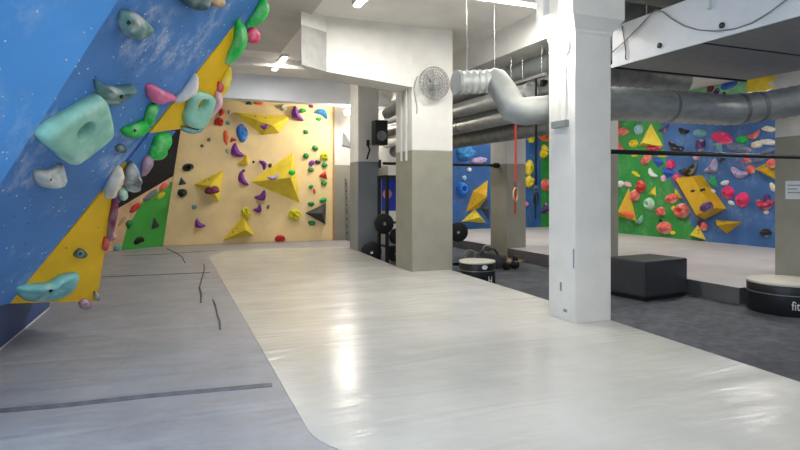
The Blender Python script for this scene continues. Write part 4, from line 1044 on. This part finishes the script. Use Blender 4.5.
MB().lathe([(.085, -.04), (.09, -.08), (.07, -.12), (.02, -.14)], axis='X', seg=24).build('glass', M['lampglass'], wl, smooth=True)
# lamp, bracket and post in the niche
nl = front(349.5, 111.5, 15.6)
wl2 = empty('wall_lamp', (4.35, 14.185, nl.z), 'glowing lamp above the niche beside the far left column', 'lamp', 'wall lamps')
wl2.location = (nl.x, 15.9, nl.z)
MB().box(-.05, .05, -.02, .05, -.05, .05).build('base', M['white'], wl2)
bm = bmesh.new(); bmesh.ops.create_icosphere(bm, subdivisions=3, radius=.09); me = bpy.data.meshes.new('bulb'); bm.to_mesh(me); bm.free()
for p_ in me.polygons: p_.use_smooth = True
link('bulb', me, M['spot'], wl2, loc=(0, -.1, 0))
MB().tube([(0, .03, .05), (0, .04, CEIL-.002-nl.z)], .012, 6).build('stem', M['chrome'], wl2)
hp = front(347, 206, 16.66)
hp_o = empty('peg_post', (hp.x+.05, 16.67, 0), 'narrow perforated metal post leaning in the niche', 'post')
hp_o.location.z = FL
MB().slab([(-.09, -.03, 0), (-.01, -.03, 0), (-.06, .0, 2.1), (-.12, .0, 2.1)], (0, -.03, 0)).build('post', M['steeldark'], hp_o)
for k in range(9):
    t = .12+k*.1
    MB().lathe([(.022, -.064), (.022, -.058), (.01, -.055)], axis='Y', seg=10).build('hole', M['black'], hp_o, loc=(-.05-.04*t, .01, 2.1*t))
wb = front(346, 143, 16.74)
wbk = empty('wall_bracket', (wb.x, 16.748, wb.z), 'grey triangular bracket on the white niche wall', 'bracket')
MB().slab([(-.1, 0, .3), (.12, 0, .0), (.12, 0, -.12), (-.12, 0, -.08)], (0, -.05, 0)).build('plate', M['greyblue'], wbk)
MB().tube([(-.1, -.05, .3), (.12, -.2, .0), (.12, -.05, -.1)], .01, 6).build('stay', M['steeldark'], wbk)
# black speaker with clamp beside the far left column
sp_p = front(380, 133, 13.3)
sp = empty('speaker', (sp_p.x, 13.3, sp_p.z), 'black box speaker bracketed to the far left column', 'speaker')
MB().box(-.17, .15, -.15, .15, -.3, .3).build('cabinet', M['black'], sp, bevel=.015)
MB().lathe([(.125, -.152), (.12, -.165), (.09, -.155), (.03, -.16), (.01, -.168)], axis='Y', seg=24).build('cone', M['steeldark'], sp, smooth=True, loc=(-.01, 0, -.08))
MB().box(-.06, .06, .15, .21, -.06, .06).build('bracket', M['blackpaint'], sp)
cl_p = front(368, 148, 13.48)
cl = empty('cable_clamp', (cl_p.x, 13.5, cl_p.z), 'dark clamp and cable loop on the white part of the far left column', 'clamp')
MB().box(-.035, .035, -.05, 0, .05, .2).build('jaw', M['darkpanel'], cl, bevel=.01)
MB().tube([(0, -.03, .06), (.03, -.06, -.05), (0, -.04, -.16), (-.03, -.03, -.28)], .022, 8).build('cable', M['darkpanel'], cl, smooth=True)
# notice on the right hand column
PN = Plane((9.86, 0, 0), (-1, 0, 0)); a, b = PN.at(785.5, 199), PN.at(785.5, 181)
nt_ = empty('notice', (9.86, 6.0, a.z), 'white paper notice with grey lines taped to the grey column at the right', 'sign')
hgt = b.z-a.z
y1 = a.y-6.0
MB().box(-.004, 0, y1-.34, y1, 0, hgt).build('sheet', M['paper'], nt_)
for k, (l0, l1) in enumerate(((.04, .30), (.04, .2), (.04, .28))):
    MB().box(-.006, -.004, y1-l1, y1-l0, hgt*(.72-.2*k), hgt*(.72-.2*k)+.022).build('printed_line', M['ink'], nt_)

# ------------------------------------------------------------------ lights
def batten(cx, cy, z, ln, along, label, power, col=(1, .96, .9), w=.14):
    r = empty('ceiling_light', (cx, cy, z), label, 'ceiling light', 'tube ceiling lights', 0 if along == 'X' else R_(90))
    MB().box(-ln/2, ln/2, -w/2, w/2, .03, CEIL-z-.001).build('housing', M['white'], r)
    MB().box(-ln/2+.02, ln/2-.02, -w/2+.015, w/2-.015, 0, .03).build('diffuser', M['diffuser'], r, bevel=.008)
    L = bpy.data.lights.new('tube', 'AREA'); L.shape = 'RECTANGLE'; L.size = ln; L.size_y = w; L.energy = power; L.color = col
    lo = bpy.data.objects.new('tube', L); COL.objects.link(lo); lo.parent = r; lo.location = (0, 0, -.012)
PWR = 75
batten(2.37, 13.5, 4.42, 1.5, 'Y', 'tube light glowing under the ceiling above the plywood wall', PWR)
batten(2.75, 8.0, 4.4, 1.5, 'Y', 'tube light at the top frame above the white bulkhead', PWR)
batten(4.95, 7.6, 4.38, 1.5, 'X', 'tube light at the top frame left of the nearest column capital', PWR)
for (x, y, a, k) in ((2.4, 3.0, 'Y', .5), (2.4, -.8, 'Y', .5), (7.4, .5, 'X', .8), (11.5, 3.5, 'X', 1), (11.5, 8.5, 'X', 1.5), (11.5, 13.5, 'X', 1.6), (11.5, 17.5, 'X', 1), (7.0, 15.5, 'X', 1)):  # unseen ceiling tubes added for more light nearby and in the right bay
    batten(x, y, 4.4, 1.5, a, 'unseen ceiling tube light added to brighten the room', PWR*k)
def point(loc, e, r, col=(1, .93, .82)):
    L = bpy.data.lights.new('lamp', 'POINT'); L.energy = e; L.shadow_soft_size = r; L.color = col
    o = bpy.data.objects.new('lamp', L); COL.objects.link(o); o.location = loc
point((4.21-.2, 5.42, 3.13), 40, .05)
point((nl.x, 15.62, nl.z), 150, .08)

w = bpy.data.worlds.new('world'); SC.world = w; w.use_nodes = True
bg = w.node_tree.nodes['Background']; bg.inputs['Color'].default_value = (.62, .79, 1, 1); bg.inputs['Strength'].default_value = 9.0
vs = SC.view_settings; vs.view_transform = 'Standard'; vs.look = 'None'; vs.gamma = 1; vs.use_curve_mapping = False; vs.exposure = 0.1
SC.cycles.max_bounces = 8; SC.cycles.diffuse_bounces = 5
